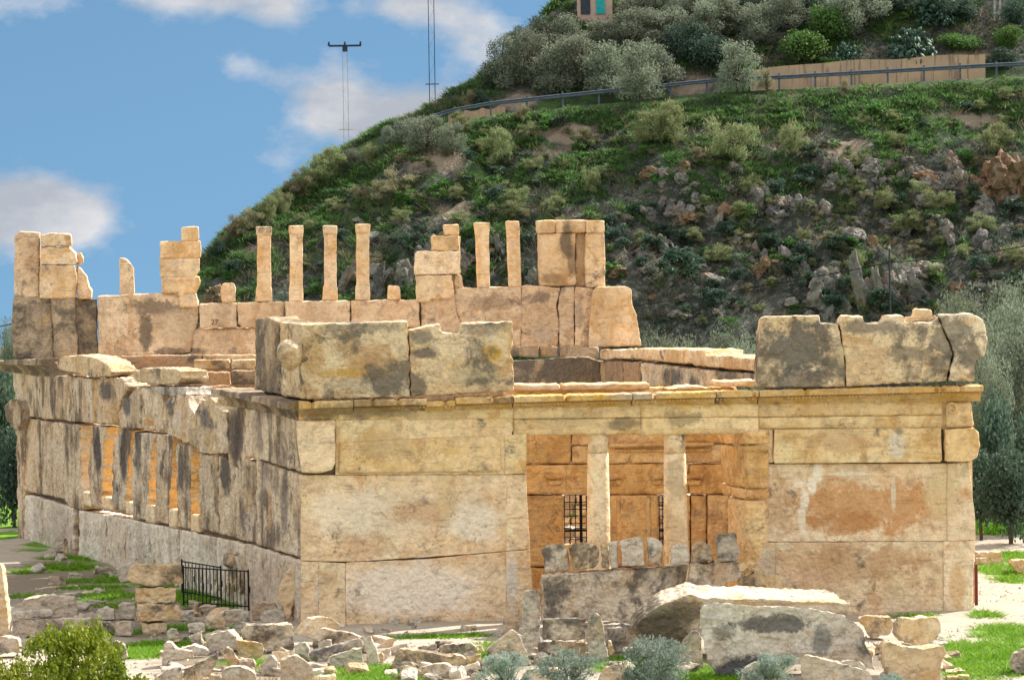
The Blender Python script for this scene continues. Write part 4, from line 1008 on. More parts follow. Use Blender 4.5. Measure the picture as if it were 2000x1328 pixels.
def crown_pts(rg, n, w, h, lobes, up=.35, hollow=.55, lobe=1.0):
    """points in a lobed crown, base at z=0, with gaps between the lobes"""
    L_ = []
    for i in range(lobes):
        a = rg.uniform(0, 2 * math.pi); r = rg.uniform(.1, .62) * w / 2; z = h * rg.uniform(.30, .80)
        s_ = rg.uniform(.16, .34) * w * (1.15 - .5 * (z / h)) * lobe
        if lobe < 1: z = h * rg.uniform(.15, .95) * (1 - .45 * (2 * r / w) ** 2); r *= 1.25
        L_.append((r * math.cos(a), r * math.sin(a), z, s_, s_ * rg.uniform(.6, 1.0)))
    per = np.array([l[3] ** 2 for l in L_]); per = per / per.sum()
    idx = rg.choice(len(L_), n, p=per)
    d = rg.normal(size=(n, 3)); d /= np.linalg.norm(d, axis=1)[:, None]
    rr = hollow + (1.12 - hollow) * rg.random(n) ** .6
    rr *= 1 + .22 * np.sin(d[:, 0] * 6 + idx) * np.cos(d[:, 1] * 5 + idx * 2)
    lob = np.array(L_)[idx]
    P_ = lob[:, :3] + d * rr[:, None] * lob[:, [3, 3, 4]]
    keep = P_[:, 2] > h * .04
    return P_[keep], d[keep], L_
def crown(name, seed, n, w, h, lobes, leaf, mat, slim=.45, upright=0.0, hollow=.5, lobe=1.0):
    rg = np.random.default_rng(seed)
    P_, d, L_ = crown_pts(rg, n, w, h, lobes, hollow=hollow, lobe=lobe)
    n = len(P_)
    a = rg.normal(size=(n, 3)); a = a + d * .6; a[:, 2] += upright; a /= np.linalg.norm(a, axis=1)[:, None]
    b = np.cross(a, rg.normal(size=(n, 3))); b /= np.linalg.norm(b, axis=1)[:, None]
    s_ = leaf * rg.uniform(.6, 1.4, n)
    clump = vnoise(P_[:, 0] * 2.2 / w * 3, P_[:, 2] * 2.2 / w * 3 + P_[:, 1], seed)
    tint = np.clip(rg.random(n) * .6 + clump * .4, 0, 1)
    me = quads_mesh(name, P_, b * (s_ * slim)[:, None], a * s_[:, None], tint, mat)
    return me, L_
def trunk(w, h, L_, seed, thick=.09, k=7):
    rn = random.Random(seed); segs = []
    fork = Vector((rn.uniform(-.1, .1) * w, 0, h * .22))
    segs.append(((0, 0, -.3), fork, thick * 1.3, thick))
    for l in L_[:k]:
        e = Vector(l[:3]); mid = fork.lerp(e, .5) + Vector((rn.uniform(-.1, .1), rn.uniform(-.1, .1), 0)) * w * .4
        segs.append((fork, mid, thick * .8, thick * .5)); segs.append((mid, e, thick * .5, thick * .18))
        for j in range(3):
            t_ = e + Vector((rn.gauss(0, 1), rn.gauss(0, 1), abs(rn.gauss(0, 1)))).normalized() * l[3] * 1.0
            segs.append((e.lerp(mid, .2), t_, thick * .2, thick * .06))
    return tube_mesh(segs, 5)
PROTO = {}
def plant_kind(key, seeds, n, w, h, lobes, leaf, mat, slim=.45, upright=0.0, thick=.09, hollow=.5, lobe=1.0):
    PROTO[key] = []
    for sd_ in seeds:
        me, L_ = crown(key + '_crown', sd_, n, w, h, lobes, leaf, M[mat], slim, upright, hollow, lobe)
        tr = trunk(w, h, L_, sd_, thick, 7 if lobe == 1.0 else 26); tr.materials.append(M['bark'])
        PROTO[key].append((me, tr, w, h))
plant_kind('olive_tree', (1, 2, 3, 4), 6200, 3.6, 3.4, 24, .08, 'olive_leaf', .36, .3, .08, .3, .78)
plant_kind('tall_olive', (21, 22, 23), 16000, 5.0, 7.0, 34, .085, 'olive_leaf', .4, .2, .16)
plant_kind('dark_tree', (5, 6), 5200, 3.4, 3.6, 14, .09, 'dark_leaf', .6, 0, .10)
plant_kind('green_bush', (7, 8), 4200, 3.2, 2.6, 12, .08, 'green_leaf', .6, 0, .06)
plant_kind('broom_shrub', (9, 10, 11), 4200, 2.6, 2.0, 34, .10, 'broom_leaf', .15, 1.3, .03, .1, .5)
plant_kind('dry_shrub', (12, 13), 2400, 2.2, 1.8, 28, .11, 'straw_leaf', .11, 1.0, .025, .1, .5)
plant_kind('small_herb', (14, 15, 19), 600, 1.0, .7, 14, .055, 'green_leaf', .5, .5, .01, .1, .5)
plant_kind('dark_shrub', (16, 17, 18), 1100, 1.4, 1.0, 18, .065, 'dark_leaf', .4, .5, .015, .1, .55)
PNAME = {'tall_olive': 'olive_tree', 'olive_tree': 'olive_tree', 'dark_tree': 'evergreen_tree', 'green_bush': 'green_bush', 'broom_shrub': 'broom_shrub', 'dry_shrub': 'dry_shrub', 'small_herb': 'herb_clump', 'dark_shrub': 'dark_shrub'}
def plant(key, px, py, wpx, hpx, label, group=None, cat=None, pos=None, var=None, name=None, lean=0.0):
    p = G(px, py) if pos is None else pos
    while pos is None and p.y > 200 and py < 700: py += 4; p = G(px, py)
    k = (p - CAM).length / F_PX
    v = PROTO[key][rnd.randrange(len(PROTO[key])) if var is None else var]
    root = empty(name or PNAME[key], (p.x, p.y, p.z - .05))
    sx, sz = wpx * k / v[2] * 1.0, hpx * k / v[3] * 1.0
    root.scale = (sx, sx, sz); root.rotation_euler = (0, lean, rnd.uniform(0, 6.28))
    for nm, me in (('crown', v[0]), ('trunk', v[1])):
        o = bpy.data.objects.new(nm, me); o.parent = root; col.objects.link(o)
    tag(root, label, cat or ('tree' if 'tree' in (name or PNAME[key]) else 'bush'), group)
    return root
# olives and bushes on the slope above the guardrail
up_ = [('olive_tree', 985, 178, 90, 105), ('olive_tree', 1035, 168, 95, 110), ('olive_tree', 1085, 190, 105, 105), ('olive_tree', 1060, 112, 100, 80), ('olive_tree', 1110, 100, 90, 74), ('olive_tree', 1130, 175, 110, 105),
    ('olive_tree', 1190, 196, 120, 112), ('olive_tree', 1250, 198, 120, 118), ('olive_tree', 1290, 180, 95, 90), ('olive_tree', 1185, 105, 100, 66), ('olive_tree', 1240, 110, 110, 95), ('olive_tree', 1300, 100, 110, 92), ('dark_tree', 1345, 125, 95, 85),
    ('olive_tree', 1375, 95, 100, 90), ('dark_tree', 1400, 140, 90, 80), ('olive_tree', 1440, 180, 110, 100), ('olive_tree', 1420, 75, 110, 85), ('olive_tree', 1480, 95, 100, 85), ('olive_tree', 1350, 50, 100, 80), ('olive_tree', 1290, 45, 100, 80), ('olive_tree', 1245, 50, 90, 70),
    ('olive_tree', 1500, 50, 100, 80), ('olive_tree', 1545, 60, 90, 80), ('dark_tree', 1470, 40, 90, 60), ('green_bush', 1570, 130, 120, 80), ('green_bush', 1610, 95, 100, 90), ('olive_tree', 1650, 75, 110, 100), ('olive_tree', 1700, 50, 110, 90), ('dark_tree', 1600, 40, 90, 60), ('dark_tree', 1750, 30, 100, 60), ('green_bush', 1620, 135, 70, 26),
    ('olive_tree', 1010, 110, 60, 60), ('dark_tree', 965, 175, 50, 60), ('dark_tree', 940, 215, 40, 40), ('dry_shrub', 910, 225, 46, 46), ('green_bush', 1870, 100, 90, 36), ('dark_tree', 1880, 50, 70, 60), ('dark_tree', 1985, 60, 60, 70), ('green_bush', 1975, 100, 70, 50), ('dark_tree', 1960, 140, 70, 50), ('dark_tree', 1830, 45, 90, 70)]
lb = {'olive_tree': 'grey green olive tree in the grove on the slope above the guardrail', 'dark_tree': 'dark evergreen tree or bush among the olives above the guardrail', 'green_bush': 'bright green rounded bush growing above the tan roadside wall', 'dry_shrub': 'bare pale shrub at the left end of the road bank'}
gp = {'olive_tree': 'olive trees above the road', 'dark_tree': 'dark evergreens above the road', 'green_bush': 'green bushes above the road', 'dry_shrub': None}
for k_, px, py, w_, h_ in up_:
    plant(k_, px, py, w_, h_, lb[k_], gp[k_])
# shrubs on the slope below the guardrail
for k_, px, py, w_, h_, l_ in (('broom_shrub', 1290, 285, 125, 85, 'large grey green broom shrub on the slope just under the middle of the guardrail'), ('broom_shrub', 1430, 325, 130, 90, 'widest yellowish broom shrub on the slope between the outcrops and the road'),
    ('broom_shrub', 1545, 310, 90, 70, 'spreading grey green shrub with a dead branch on the mid slope'), ('broom_shrub', 975, 330, 90, 80, 'upright straw green shrub near the crest left of the bare earth patch'), ('dry_shrub', 775, 400, 110, 65, 'round whitish grey shrub on the lit slope above the row of pillars'),
    ('broom_shrub', 640, 352, 100, 68, 'tall grey green shrub on the skyline right of the twin masts foot'), ('dry_shrub', 585, 392, 70, 60, 'brownish bare shrub on the skyline above the third pillar'), ('olive_tree', 835, 300, 110, 75, 'loose branched olive tree on the skyline under the tall mast'),
    ('olive_tree', 885, 300, 70, 60, 'small olive tree on the skyline left of the guardrail'), ('olive_tree', 760, 278, 36, 34, 'tiny leaning tree alone against the white cloud'), ('broom_shrub', 520, 440, 60, 60, 'green shrub on the skyline behind the first tall pillar'),
    ('dry_shrub', 455, 480, 66, 60, 'sparse yellowish shrub low on the left skyline'), ('dark_tree', 425, 505, 40, 40, 'dark bush at the very foot of the left skyline'), ('broom_shrub', 1945, 300, 95, 60, 'domed grassy shrub on top of the red earth cliff'), ('broom_shrub', 1155, 385, 46, 60, 'narrow yellow green shrub on the mid slope above the end pier'),
    ('dry_shrub', 1500, 190, 44, 55, 'thin straw coloured shrub in front of the left end of the tan wall'), ('dry_shrub', 1651, 190, 36, 36, 'small straw coloured shrub in front of the middle of the tan wall'), ('dry_shrub', 1015, 245, 44, 42, 'whitish dry shrub beside the left bend of the guardrail'),
    ('dry_shrub', 1450, 490, 70, 40, 'dead brown scrub among the boulders right of the end pier'), ('broom_shrub', 1570, 470, 34, 26, 'single pale yellow shrub low on the rocky slope'), ('dark_shrub', 1330, 545, 120, 70, 'dark brushwood thicket low on the rocky slope'),
    ('broom_shrub', 1730, 420, 70, 46, 'loose yellow green shrub on the rocks above the grey crags'), ('dark_shrub', 1200, 480, 80, 50, 'dark low shrub just right of the end pier')):
    plant(k_, px, py, w_, h_, l_)
for k_, px, py, w_, h_, l_ in (('olive_tree', 690, 335, 60, 44, 'loose grey olive shrub on the skyline right of the tall grey green shrub'), ('broom_shrub', 610, 375, 60, 50, 'thin branched shrub on the skyline over the second pillar'), ('broom_shrub', 545, 425, 60, 55, 'feathery shrub on the skyline above the second pillar'), ('dry_shrub', 490, 465, 60, 60, 'pale wiry shrub on the skyline left of the first pillar'), ('olive_tree', 800, 285, 80, 55, 'olive shrub on the skyline left of the loose branched olive'), ('broom_shrub', 720, 325, 50, 40, 'low broom on the skyline between the two masts'), ('broom_shrub', 900, 262, 60, 44, 'grey green shrub where the guardrail meets the skyline')):
    plant(k_, px, py, w_, h_, l_)
rs_ = random.Random(5)
used = 0
for i in range(680):
    px = rs_.uniform(420, 2000); py = rs_.uniform(190, 640)
    top_line = np.interp(px, [390, 560, 740, 920, 1000, 1400, 2000], [560, 400, 300, 255, 235, 205, 175])
    if py < top_line + 12 or (px < 1250 and py > 585): continue
    u_ = rs_.random(); near_top = (py - top_line) < 150
    k_ = 'small_herb' if u_ < (.40 if near_top else .14) else ('dark_shrub' if u_ < .58 else ('broom_shrub' if u_ < .82 else 'dry_shrub'))
    sz = 10 + 34 * rs_.random() ** 1.6 * (1.35 if k_ in ('dark_shrub', 'broom_shrub') and not near_top else 1)
    l_ = {'small_herb': 'bright green herb clump scattered on the slope under the road', 'dark_shrub': 'dark low shrub scattered on the rocky slope', 'broom_shrub': 'small yellow green broom scattered on the slope', 'dry_shrub': 'small dry brown shrub scattered on the slope'}[k_]
    plant(k_, px, py, sz * 1.4, sz * .8, l_, l_.split(' ', 1)[1].replace(' scattered', 's').replace('the ', ''))
# prickly pears hanging over the tan wall
def cactus(seed, n=420, w=3.0, h=3.0):
    rg = np.random.default_rng(seed); bm = bmesh.new()
    for i in range(n):
        d = rg.normal(size=3); d /= np.linalg.norm(d); d[2] = abs(d[2])
        r_ = rg.uniform(.5, 1)
        c = Vector((d[0] * w / 2 * r_, d[1] * w / 2 * r_, d[2] * h * r_ * .9 + .1))
        mt = Matrix.Translation(c) @ Euler((rg.uniform(-.7, .7), rg.uniform(-.8, .8), rg.uniform(0, 6.3))).to_matrix().to_4x4() @ Matrix.Diagonal((.12, .022, .19, 1))
        bmesh.ops.create_icosphere(bm, subdivisions=1, radius=1, matrix=mt)
    me = bpy.data.meshes.new('pads'); bm.to_mesh(me); bm.free(); me.materials.append(M['cactus']); smooth(me)
    a = me.attributes.new('tint', 'FLOAT', 'POINT'); a.data.foreach_set('value', np.repeat(rg.random(n), len(me.vertices) // n).astype(np.float32))
    return me
for i, (px, py, w_, h_, l_) in enumerate(((1655, 150, 80, 80, 'smaller prickly pear thicket hanging over the tan wall'), (1775, 150, 130, 112, 'largest prickly pear thicket spilling over the tan wall'), (1830, 75, 90, 75, 'dark prickly pear thicket higher up the bank near the lattice pole'))):
    p = G(px, py - 20); k = (p - CAM).length / F_PX
    root = empty('prickly_pear', p - Vector((0, 0, .9 if i < 2 else .1))); root.scale = (w_ * k / 3, w_ * k / 3, h_ * k / 3)
    o = bpy.data.objects.new('pads', cactus(40 + i)); o.parent = root; col.objects.link(o)
    o = bpy.data.objects.new('stem', tube_mesh([((0, 0, -.3), (0, 0, 1.6), .2, .1), ((0, 0, .5), (.7, .1, 1.8), .12, .06), ((0, 0, .5), (-.7, .2, 1.7), .12, .06)])); o.data.materials.append(M['cactus']); o.parent = root; col.objects.link(o)
    tag(root, l_, 'cactus')
# olives between the ruin and the hill
for k_, px, yb_, d_, w_, h_, l_, var in (('tall_olive', 1285, 0, 192, 130, 355, 'round olive crown showing just right of the tall end block', 0), ('tall_olive', 1350, 0, 196, 110, 320, 'low olive crown between the end block and the right parapet, in the dip', 1), ('tall_olive', 1410, 0, 194, 110, 340, 'olive crown touching the left side of the right parapet', 2),
    ('tall_olive', 1455, 0, 190, 100, 345, 'slightly yellowish olive against the left edge of the right parapet', 0), ('tall_olive', 1850, 0, 196, 110, 395, 'olive top rising behind the small block on the right parapet', 1),
    ('tall_olive', 1925, 0, 178, 140, 430, 'tall olive tree close behind the right end of the facade', 3), ('tall_olive', 1985, 0, 188, 140, 440, 'tall olive tree cut by the right edge of the photo', 0), ('dark_tree', 1945, 0, 172, 130, 210, 'dark shaded bush at the foot of the tall olives on the right', 0), ('dark_tree', 2010, 0, 176, 150, 250, 'dark shaded bush in the right corner behind the loose blocks', 1),
    ('tall_olive', 1905, 0, 190, 160, 440, 'olive tree straight behind the right corner of the parapet', 1), ('tall_olive', 1980, 0, 174, 170, 400, 'wide olive tree in front of the others at the right edge', 2), ('tall_olive', 2000, 0, 200, 160, 440, 'farthest olive tree at the right edge', 0), ('tall_olive', 1955, 0, 180, 120, 330, 'middle olive tree with bare twigs on the right', 2), ('dark_tree', 1915, 0, 163, 110, 200, 'dark bush at the end of the path beside the right corner of the facade', 0), ('dark_tree', 1970, 0, 161, 130, 220, 'broad dark bush behind the low honey blocks', 1), ('dark_tree', 2015, 0, 166, 130, 260, 'dark bush cut by the right edge behind the path', 0), ('dark_tree', 1940, 0, 168, 110, 300, 'taller dark bush rising behind the others beside the facade', 1), ('tall_olive', 1935, 0, 171, 110, 380, 'slim grey olive against the right corner of the facade', 0),
    ('dark_tree', 25, 0, 176, 110, 220, 'dark bush against the far left corner of the ruin', 1), ('dark_tree', -10, 0, 182, 100, 330, 'dark tree cut by the left edge of the photo', 0), ('dark_tree', 10, 0, 205, 90, 270, 'dark tree behind the far left corner of the ruin', 0), ('tall_olive', -15, 0, 190, 110, 300, 'olive tree cut by the left edge of the photo', 1), ('tall_olive', 20, 0, 240, 60, 320, 'hazy far tree at the left edge of the photo', 3)):
    dd = ray(px, 800); t_ = (d_) / dd.y; x_ = CAM.x + dd.x * t_; y_ = CAM.y + d_
    plant(k_, 0, 0, w_, h_, l_, pos=Vector((x_, y_, tz(x_, y_))), var=var % len(PROTO[k_]))

# low herbs and tufts that nobody could count
def tufts(name, pts, hgt, wid, blades, mat, seed, spread=.12):
    rg = np.random.default_rng(seed); n = len(pts)
    P_ = np.repeat(pts, blades, 0); m_ = len(P_)
    h = hgt * rg.uniform(.5, 1.3, m_)
    off = rg.normal(size=(m_, 2)) * spread
    b0 = P_.copy(); b0[:, 0] += off[:, 0]; b0[:, 1] += off[:, 1]; b0[:, 2] -= .02
    a = rg.uniform(0, 2 * math.pi, m_)
    sx = np.stack([np.cos(a), np.sin(a), 0 * a], 1) * (wid * rg.uniform(.6, 1.4, m_))[:, None]
    tip = b0 + np.stack([off[:, 0] * 1.5 + rg.normal(size=m_) * hgt * .3, off[:, 1] * 1.5 + rg.normal(size=m_) * hgt * .3, h], 1)
    co = np.stack([b0 - sx, b0 + sx, tip], 1).reshape(-1, 3)
    me = bpy.data.meshes.new(name)
    me.vertices.add(3 * m_); me.vertices.foreach_set('co', co.ravel())
    me.loops.add(3 * m_); me.loops.foreach_set('vertex_index', np.arange(3 * m_))
    me.polygons.add(m_); me.polygons.foreach_set('loop_start', np.arange(0, 3 * m_, 3)); me.polygons.foreach_set('loop_total', np.full(m_, 3))
    me.update(calc_edges=True)
    at = me.attributes.new('tint', 'FLOAT', 'POINT'); at.data.foreach_set('value', np.repeat(np.clip(np.repeat(rg.random(n), blades) * .6 + rg.random(m_) * .4, 0, 1), 3).astype(np.float32))
    me.materials.append(M[mat])
    o = bpy.data.objects.new(name, me); col.objects.link(o); tag(o, kind='stuff'); return o
rg = np.random.default_rng(3)
x = rg.uniform(-16, 22, 90000); y = rg.uniform(-19, 30, 90000)
keep = grass_amt(x, y) + (fbm(x * .9, y * .9, 61) - .5) * .9 > .50
inside = (y > 0) & (x > np.interp(y, [0, 36], [-6.2, -17.5])) & (x < np.interp(y, [0, 37], [12.9, 5]))
keep &= ~inside
x, y = x[keep], y[keep]
g_ = tufts('grass', np.stack([x, y, terrain(x, y)], 1), .13, .022, 6, 'grass', 4)
tag(g_, 'bright green grass growing in patches around the fallen blocks', 'grass')
x = rg.uniform(14, 40, 20000); y = rg.uniform(30, 112, 20000)
g_ = tufts('meadow', np.stack([x, y, terrain(x, y)], 1), .3, .05, 6, 'grass', 5, .3); tag(g_, 'bright green meadow at the foot of the hill', 'grass')
cx = rg.uniform(-20, 34, 9000); cy = rg.uniform(112, 152, 9000)
keep = (hill_grass(cx, cy, 0 * cx) - 1.2 * bare_amt(cx, cy) + (fbm(cx * .9, cy * .9, 62) - .5) * 1.3 > .42) & ((cy < 135.2) | (cy > 141.5))
cx, cy = cx[keep], cy[keep]; nn_ = 14
rad = rg.uniform(.15, .55, len(cx))
x = np.repeat(cx, nn_) + rg.normal(size=len(cx) * nn_) * np.repeat(rad, nn_) * .5; y = np.repeat(cy, nn_) + rg.normal(size=len(cx) * nn_) * np.repeat(rad, nn_) * .5
dist = np.hypot(x - np.repeat(cx, nn_), y - np.repeat(cy, nn_)) / np.repeat(rad, nn_)
z = terrain(x, y); ok = z > 1
z = z + np.clip(1 - dist * .8, 0, 1) * np.repeat(rad, nn_) * .75
g_ = tufts('hill_herbs', np.stack([x, y, z], 1)[ok], .20, .045, 5, 'herb', 6, .10); tag(g_, 'low green herbs covering the hillside', 'ground cover')
x = rg.uniform(-20, 34, 16000); y = rg.uniform(112, 150, 16000); z = terrain(x, y)
keep = (fbm(x * .5, y * .5, 63) > .5) & (z > 1) & ((y < 135.5) | (y > 141)); x, y, z = x[keep], y[keep], z[keep]
g_ = tufts('dry_grass', np.stack([x, y, z], 1), .34, .025, 5, 'dry', 7, .2); tag(g_, 'dry straw coloured grass among the hillside rocks', 'ground cover')

x = rg.uniform(-20, 34, 42000); y = rg.uniform(112, 151, 42000); z = terrain(x, y)
keep = (fbm(x * .6, y * .6, 66) - .5 * bare_amt(x, y) + (fbm(x * 2.2, y * 2.2, 67) - .5) > .44) & (z > 1) & ((y < 135.3) | (y > 141.2)); x, y, z = x[keep], y[keep], z[keep]
M['scrub'] = leafmat('grey_green_scrub', (.028, .048, .042), (.13, .165, .12))
g_ = tufts('low_scrub', np.stack([x, y, z], 1), .24, .03, 6, 'scrub', 9, .16); tag(g_, 'low grey green scrub between the rocks of the hillside', 'ground cover')

# ------------------------------------------------------------------ rocks of the hill
def rock_mesh(seed, sub=4, angular=.5):
    rn = random.Random(seed); bm = bmesh.new(); bmesh.ops.create_icosphere(bm, subdivisions=sub, radius=1)
    pls = [(Vector((rn.gauss(0, 1), rn.gauss(0, 1), rn.gauss(0, .7))).normalized(), rn.uniform(.55, .95)) for _ in range(22)]
    from mathutils import noise as mn
    for v in bm.verts:
        d = v.co.normalized(); r_ = 1.0
        for n_, h_ in pls:
            c = d.dot(n_)
            if c > .05: r_ = min(r_, h_ / c)
        r_ *= 1 + .30 * mn.noise(d * 2.2 + Vector((seed, 0, 0))) + .16 * mn.noise(d * 6 + Vector((0, seed, 0)))
        v.co = d * r_
    me = bpy.data.meshes.new('rock'); bm.to_mesh(me); bm.free(); return me
RM = [rock_mesh(i) for i in range(8)]
def crag(px, py, wpx, hpx, label=None, group=None, mat='cliff', name='outcrop', seed=None, deep=.8, rot=None):
    p = G(px, py); k = (p - CAM).length / F_PX
    me = RM[(seed if seed is not None else rnd.randrange(8)) % 8].copy(); me.materials.clear()
    o = link(name, me, M[mat], None, p + Vector((0, .12 * wpx * k, hpx * k * .16)))
    o.scale = (wpx * k / 1.7, wpx * k / 1.7 * deep, hpx * k / 1.7); o.rotation_euler = (rnd.uniform(-.2, .2), rnd.uniform(-.3, .3), rnd.uniform(0, 6.28)) if rot is None else rot
    d = o.modifiers.new('weathering', 'DISPLACE'); d.texture = T_BIG; d.texture_coords = 'GLOBAL'; d.strength = .6
    d = o.modifiers.new('weathering', 'DISPLACE'); d.texture = T_MED; d.texture_coords = 'GLOBAL'; d.strength = .4
    tag(o, label, 'rock', group)
    return o
for px, py, w_, h_, l_, m_ in ((1325, 435, 60, 62, 'large pale outcrop in the middle of the slope right of the end pier', 'cliff'), (1345, 440, 44, 26, 'orange faced ledge under the large pale outcrop', 'cliff_red'), (1425, 435, 40, 40, 'small reddish rock right of the large pale outcrop', 'cliff_red'),
    (1290, 480, 24, 32, 'reddish boulder below and left of the large outcrop', 'cliff_red'), (1515, 445, 36, 50, 'tall reddish boulder stack in mid slope', 'cliff'), (1490, 540, 30, 50, 'orange streaked narrow crag above the right parapet', 'cliff_red'), (1680, 600, 34, 120, 'tallest pale grey crag behind the right parapet', 'cliff'), (1650, 625, 30, 60, 'short grey crag left of the tallest crag', 'cliff'),
    (1615, 630, 34, 50, 'leaning grey slab rock just behind the notch of the parapet', 'cliff'), (1715, 600, 30, 100, 'grey crag right of the tallest crag beside the thin pole', 'cliff'), (1765, 590, 40, 70, 'brownish crag right of the thin pole', 'cliff'), (1590, 610, 26, 60, 'narrow grey crag left of the leaning slab', 'cliff'),
    (1955, 385, 100, 105, 'big red earth cliff under the domed shrub at the right edge', 'cliff_red'), (1920, 390, 60, 70, 'left buttress of the red earth cliff', 'cliff_red'), (2000, 375, 60, 100, 'right buttress of the red earth cliff', 'cliff_red'), (1810, 360, 60, 36, 'jutting orange brown rock ledge left of the red cliff', 'cliff_red'), (1700, 340, 60, 36, 'flat grey ledge of rock below the right guardrail', 'cliff'),
    (1770, 335, 50, 34, 'brown layered ledge below the right guardrail', 'cliff'), (1860, 350, 40, 60, 'grey hanging crag between the ledge and the red cliff', 'cliff'), (1990, 600, 24, 60, 'orange boulder low at the right edge of the slope', 'cliff_red'), (1705, 485, 20, 34, 'small red stone in the dark lower slope', 'cliff_red'), (1765, 465, 34, 22, 'flat pale boulder in the lower right slope', 'cliff'),
    (1160, 268, 22, 18, 'single lilac grey boulder on the bare earth patch', 'cliff'), (1400, 265, 20, 16, 'small tan boulder left of the wide broom', 'cliff_red'), (680, 570, 40, 80, 'grey rock face behind the third and fourth pillars', 'cliff'), (740, 575, 34, 70, 'brownish rock face right of the fourth pillar', 'cliff'), (790, 560, 44, 90, 'dark rock face behind the stepped pier', 'cliff'),
    (830, 520, 40, 50, 'grey rock showing above the stepped pier shoulder', 'cliff'), (910, 540, 30, 60, 'pale jagged rock between the stepped pier and the flared pillar', 'cliff'), (975, 500, 30, 50, 'grey rock between the two right hand pillars', 'cliff'), (1255, 500, 46, 20, 'slanting pale slab right of the end pier', 'cliff'), (1330, 620, 50, 20, 'low pale rock above the olive crowns', 'cliff'),
    (420, 590, 60, 40, 'brown earth bank behind the first stump', 'cliff_red'), (1040, 560, 30, 50, 'grey rock just left of the end pier', 'cliff')):
    crag(px, py, w_, h_, l_, mat=m_, rot=(rs_.uniform(-.4, .3), rs_.uniform(-.3, .3), rs_.uniform(0, 6)))
for (xa_, ya_, xb_, yb_, n_, sz_, l_) in ((1480, 405, 1610, 425, 9, 26, 'grey rock of the ledge left of the scattered mid slope boulders'), (1600, 335, 1760, 365, 11, 26, 'grey rock in the broken ledge below the right half of the guardrail'), (1780, 345, 1900, 395, 8, 30, 'grey rock of the ledge running up to the red earth cliff'),
    (1600, 560, 1790, 590, 12, 34, 'tall grey rock in the crag row right behind the parapet'), (1290, 405, 1430, 440, 8, 26, 'grey rock around the large pale outcrop'), (1440, 490, 1570, 545, 9, 26, 'grey rock of the lower ledge right of the end pier'), (640, 560, 910, 520, 12, 32, 'grey rock of the cliff band behind the upper pillars'), (1800, 450, 1990, 520, 10, 26, 'grey rock of the ledge at the lower right of the slope')):
    for i in range(n_):
        t = i / (n_ - 1); s_ = sz_ * rs_.uniform(.7, 1.3)
        crag(xa_ + (xb_ - xa_) * t + rs_.uniform(-5, 5), ya_ + (yb_ - ya_) * t + rs_.uniform(-9, 9), s_, s_ * rs_.uniform(.9, 1.7), l_, 'rocks of a ledge: ' + l_.split(' ', 2)[2], rot=(rs_.uniform(-.2, .2), rs_.uniform(-.15, .35), rs_.uniform(0, 6)))
for i in range(170):
    px = (rs_.uniform(1250, 2000) if rs_.random() < .8 else rs_.uniform(1050, 1300)) if i > 30 else rs_.uniform(620, 1000); py = rs_.uniform(330, 640) if i > 40 else rs_.uniform(420, 590)
    if px > 1700 and rs_.random() < .3: py = rs_.uniform(300, 420)
    s_ = rs_.uniform(7, 30) * (1 if rs_.random() < .7 else 1.5)
    crag(px, py, s_ * 1.3, s_ * rs_.uniform(.5, 1.0), 'small grey boulder strewn over the rocky lower slope', 'boulders strewn over the slope', mat='cliff' if rs_.random() < .92 else 'cliff_red', name='boulder')

# ------------------------------------------------------------------ road edge
seg_x = np.arange(-7.0, 40, 2.0)
gr = empty('guardrail', (float(seg_x[0]), 136.4, tz(seg_x[0], 136.4))); tag(gr, 'long grey steel guardrail along the hillside road', 'guardrail')
gpos = []
for x_ in seg_x:
    y_ = 136.3 + .35 * math.sin(x_ * .15) + (max(0, -2 - x_) ** 1.3) * .12
    gpos.append(Vector((x_, y_, float(z_road(x_)) + .05)))
verts = []; faces = []
prof = [(-.04, .52), (-.09, .56), (-.03, .62), (-.03, .66), (-.09, .71), (-.04, .75), (.0, .75), (0, .52)]
for p in gpos:
    for a, h in prof: verts.append((p.x - gr.location.x, p.y + a - gr.location.y - .08, p.z + h - gr.location.z))
m_ = len(prof)
for i in range(len(gpos) - 1):
    for k in range(m_): faces.append((i * m_ + k, i * m_ + (k + 1) % m_, (i + 1) * m_ + (k + 1) % m_, (i + 1) * m_ + k))
me = bpy.data.meshes.new('m'); me.from_pydata(verts, [], faces); link('rail', me, M['steel'], gr, gr.location)
for p in gpos:
    link('post', box_mesh([((0, 0, .2), (.10, .12, 1.3))]), M['steel'], gr, p)
# retaining wall behind the road
x0, x1 = 13.6, 26.8
n = 50; bm = bmesh.new(); rows = []
for i in range(n + 1):
    x_ = x0 + (x1 - x0) * i / n; zb = float(z_road(x_)) - .3; h_ = 1.5 + .25 * min(1, i / 12) + .05 * math.sin(i * .35)
    rows.append([bm.verts.new((x_, 140.2, zb)), bm.verts.new((x_, 140.3, zb + h_)), bm.verts.new((x_, 140.6, zb + h_)), bm.verts.new((x_, 140.6, zb))])
for a_, b_ in zip(rows, rows[1:]):
    for j in range(4): bm.faces.new((a_[j], b_[j], b_[(j + 1) % 4], a_[(j + 1) % 4]))
bm.faces.new(rows[0]); bm.faces.new(rows[-1][::-1]); bmesh.ops.recalc_face_normals(bm, faces=bm.faces)
o0 = Vector((x0, 140.4, float(z_road(x0)))); 
for v in bm.verts: v.co -= o0
me = bpy.data.meshes.new('m'); bm.to_mesh(me); bm.free(); o = link('retaining_wall', me, M['concrete'], None, o0); tag(o, 'long tan concrete retaining wall with dark streaks beside the road', 'wall')
n = 10; bm = bmesh.new(); rows = []
